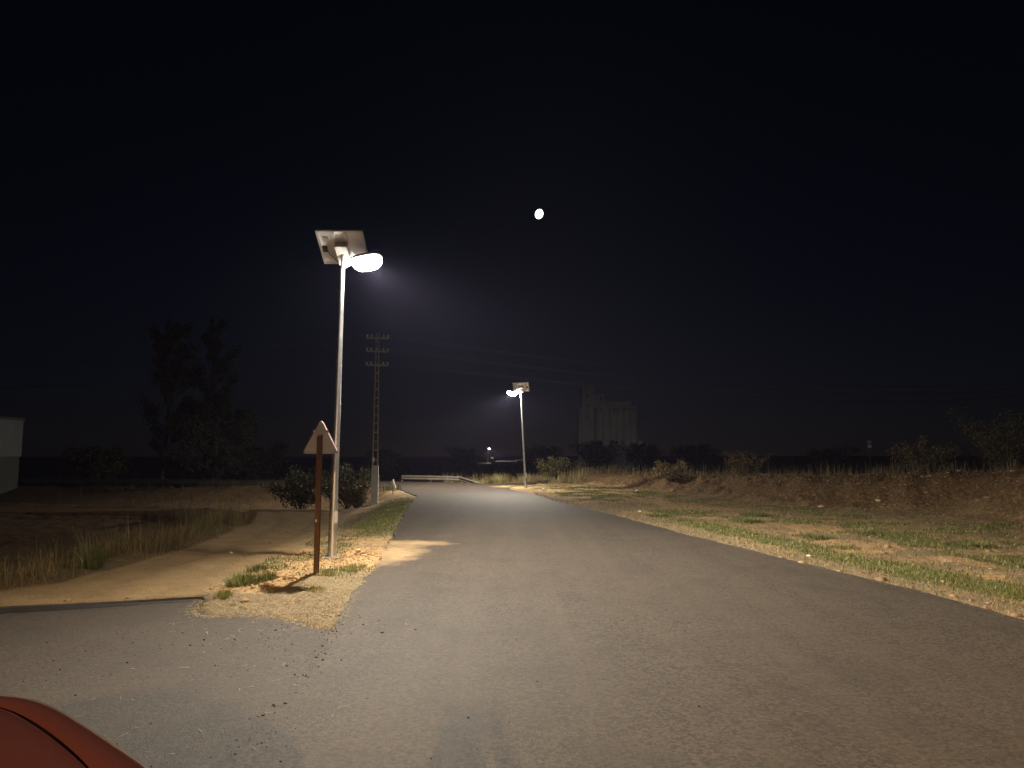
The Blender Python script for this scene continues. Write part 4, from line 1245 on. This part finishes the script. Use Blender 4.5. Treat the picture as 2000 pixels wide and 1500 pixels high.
# greenhouse
def gloop(z, xf, xr, hw):
    out = []
    for t in ts:
        a = t * 2 * math.pi
        c, s = math.cos(a), math.sin(a)
        xx = math.copysign(abs(c) ** 0.35, c)
        x = (xf + xr) / 2 + (xf - xr) / 2 * xx
        out.append((x, hw * math.copysign(abs(s) ** 0.35, s), z))
    return out
skin_loops([gloop(0.97, 0.78, -1.45, 0.72), gloop(1.2, 0.45, -1.35, 0.68), gloop(1.40, 0.12, -1.2, 0.6)]).build('windows', 'glass', car, True)
rf = skin_loops([gloop(1.395, 0.13, -1.21, 0.605), gloop(1.44, 0.0, -1.1, 0.55), gloop(1.465, -0.2, -0.9, 0.35)])
rf.f.append(tuple(range(2 * NT, 3 * NT)))
rf.build('roof', 'paint', car, True)
for sy in (-1, 1):
    MB().tube([(0.72, sy * 0.69, 0.98), (0.15, sy * 0.595, 1.4)], 0.03, 6).build('pillar', 'paint', car)
    MB().box((0.55, sy * 0.86, 1.02), (0.12, 0.18, 0.12)).build('wing_mirror', 'paint', car, False, 0.02)
    for xw in (1.25, -1.25):
        w = MB().tube([(xw, sy * 0.70, 0.31), (xw, sy * 0.865, 0.31)], 0.31, 24).build('wheel', 'tyre', car, True)
        MB().tube([(xw, sy * 0.862, 0.31), (xw, sy * 0.872, 0.31)], 0.2, 20).build('rim', 'rim', w)
    # headlamp wrapping the corner
    b = MB()
    tt = [0.028 + 0.05 * k / 10 for k in range(11)]
    if sy < 0:
        tt = [1 - t for t in tt]
    vs = []
    for ins, dz in ((0.045, -0.035), (0.028, -0.06), (0.004, -0.105), (-0.006, -0.16), (-0.004, -0.22)):
        for t in tt:
            x, y = plan(t, ins)
            vs.append((x, y, deck(x) + crown(y) + dz))
    b.add(vs, [(i * 11 + k, i * 11 + k + 1, (i + 1) * 11 + k + 1, (i + 1) * 11 + k) for i in range(4) for k in range(10)]).build('headlamp', 'headlamp', car, True)

# ------------------------------------------------------------------ the person taking the picture (their shadow falls on the road)
def clothing():
    m, nt, bs = mat_new('jacket, trousers and skin')
    sx = N(nt, 'ShaderNodeSeparateXYZ')
    v = coords(nt)
    nt.links.new(v, sx.inputs[0])
    c = mix(nt, math_(nt, 'GREATER_THAN', sx.outputs[2], 0.98), (0.03, 0.035, 0.05), (0.05, 0.05, 0.055))
    c = mix(nt, math_(nt, 'GREATER_THAN', sx.outputs[2], 1.52), c, (0.45, 0.28, 0.2))
    c = mix(nt, math_(nt, 'GREATER_THAN', sx.outputs[2], 1.70), c, (0.03, 0.02, 0.015))
    nt.links.new(c, bs.inputs['Base Color'])
    bs.inputs['Roughness'].default_value = 0.85
    bump(nt, bs, noise(nt, v, 30, 4), 0.2, 0.01)
    return m
M['clothes'] = clothing()
pv_, pe_, pr_ = [(0, 0, 0.95)], [], [0.15]
def joint(parent, p, r):
    pv_.append(p); pr_.append(r); pe_.append((parent, len(pv_) - 1))
    return len(pv_) - 1
c1 = joint(0, (0, -0.01, 1.15), 0.14); c2 = joint(c1, (0, 0, 1.36), 0.15); c3 = joint(c2, (0, 0.01, 1.47), 0.075); c4 = joint(c3, (0, 0.02, 1.54), 0.06)
c5 = joint(c4, (0, 0.04, 1.62), 0.08); c6 = joint(c5, (0, 0.04, 1.70), 0.095); joint(c6, (0, 0.03, 1.78), 0.06); joint(c6, (0, 0.145, 1.655), 0.02)
for s in (-1, 1):
    a1 = joint(c2, (s * 0.19, 0, 1.40), 0.065); a2 = joint(a1, (s * 0.40, 0.10, 1.22), 0.048); a3 = joint(a2, (s * 0.13, 0.27, 1.50), 0.032); a4 = joint(a3, (s * 0.105, 0.29, 1.58), 0.034)
    for k, ln in enumerate((0.055, 0.065, 0.062, 0.05)):
        f1 = joint(a4, (s * (0.09 + 0.012 * k), 0.305 + 0.004 * k, 1.635 + 0.018 * k), 0.0095)
        joint(f1, (s * (0.085 - ln * 0.6), 0.315, 1.645 + 0.018 * k), 0.008)
    t1 = joint(a4, (s * 0.08, 0.27, 1.60), 0.011); joint(t1, (s * 0.055, 0.265, 1.64), 0.009)
    l1 = joint(0, (s * 0.10, 0, 0.88), 0.10); l2 = joint(l1, (s * 0.12, 0.02, 0.5), 0.065); l3 = joint(l2, (s * 0.13, 0, 0.1), 0.045); joint(l3, (s * 0.15, 0.15, 0.045), 0.04)
me = bpy.data.meshes.new('person')
me.from_pydata(pv_, pe_, [])
me.materials.append(M['clothes'])
per = link('person', me)
per.location = (0.05, -0.42, 0.0)
sk = per.modifiers.new('skin', 'SKIN')
lay = me.skin_vertices[0] if len(me.skin_vertices) else None
if lay is None:
    bpy.context.view_layer.objects.active = per
    bpy.ops.mesh.customdata_skin_add()
    lay = me.skin_vertices[0]
for q, r in zip(lay.data, pr_):
    q.radius = (r, r)
lay.data[0].use_root = True
per.modifiers.new('smooth', 'SUBSURF').render_levels = 2
tag(per, 'person photographing, only their shadow falls on the near road', 'person')

# ------------------------------------------------------------------ moon
mp_ = Vector(((1053 - 1000) / 1390, 1, 0))
a_, b_ = (1053 - 1000) / 1390, (750 - 418) / 1390
mdv = Vector((a_, math.cos(PITCH) - b_ * math.sin(PITCH), math.sin(PITCH) + b_ * math.cos(PITCH))).normalized()
bm = bmesh.new()
bmesh.ops.create_icosphere(bm, subdivisions=4, radius=13.0)
me = bpy.data.meshes.new('moon'); bm.to_mesh(me); bm.free()
me.materials.append(M['moon'])
mo = tag(link('moon', me), kind='structure')
mo.scale = (0.8, 0.9, 1.0)
mo.rotation_euler = (0, R(18), 0)
mo.location = mdv * 2000 + Vector((0, 0, CAM_H))

# ------------------------------------------------------------------ night air
hz = MB().box((20, 270, 17.0), (1420, 1130, 42)).build('haze', 'black')
hm_ = bpy.data.materials.new('thin night haze')
hm_.use_nodes = True
nt = hm_.node_tree
for nd in list(nt.nodes):
    if nd.type != 'OUTPUT_MATERIAL':
        nt.nodes.remove(nd)
pv = N(nt, 'ShaderNodeVolumePrincipled')
pv.inputs['Color'].default_value = (0.6, 0.58, 1.0, 1)
pv.inputs['Density'].default_value = 0.0003
nt.links.new(pv.outputs[0], nt.nodes['Material Output'].inputs['Volume'])
hz.data.materials.clear()
hz.data.materials.append(hm_)
tag(hz, 'thin night air', 'haze', kind='stuff')
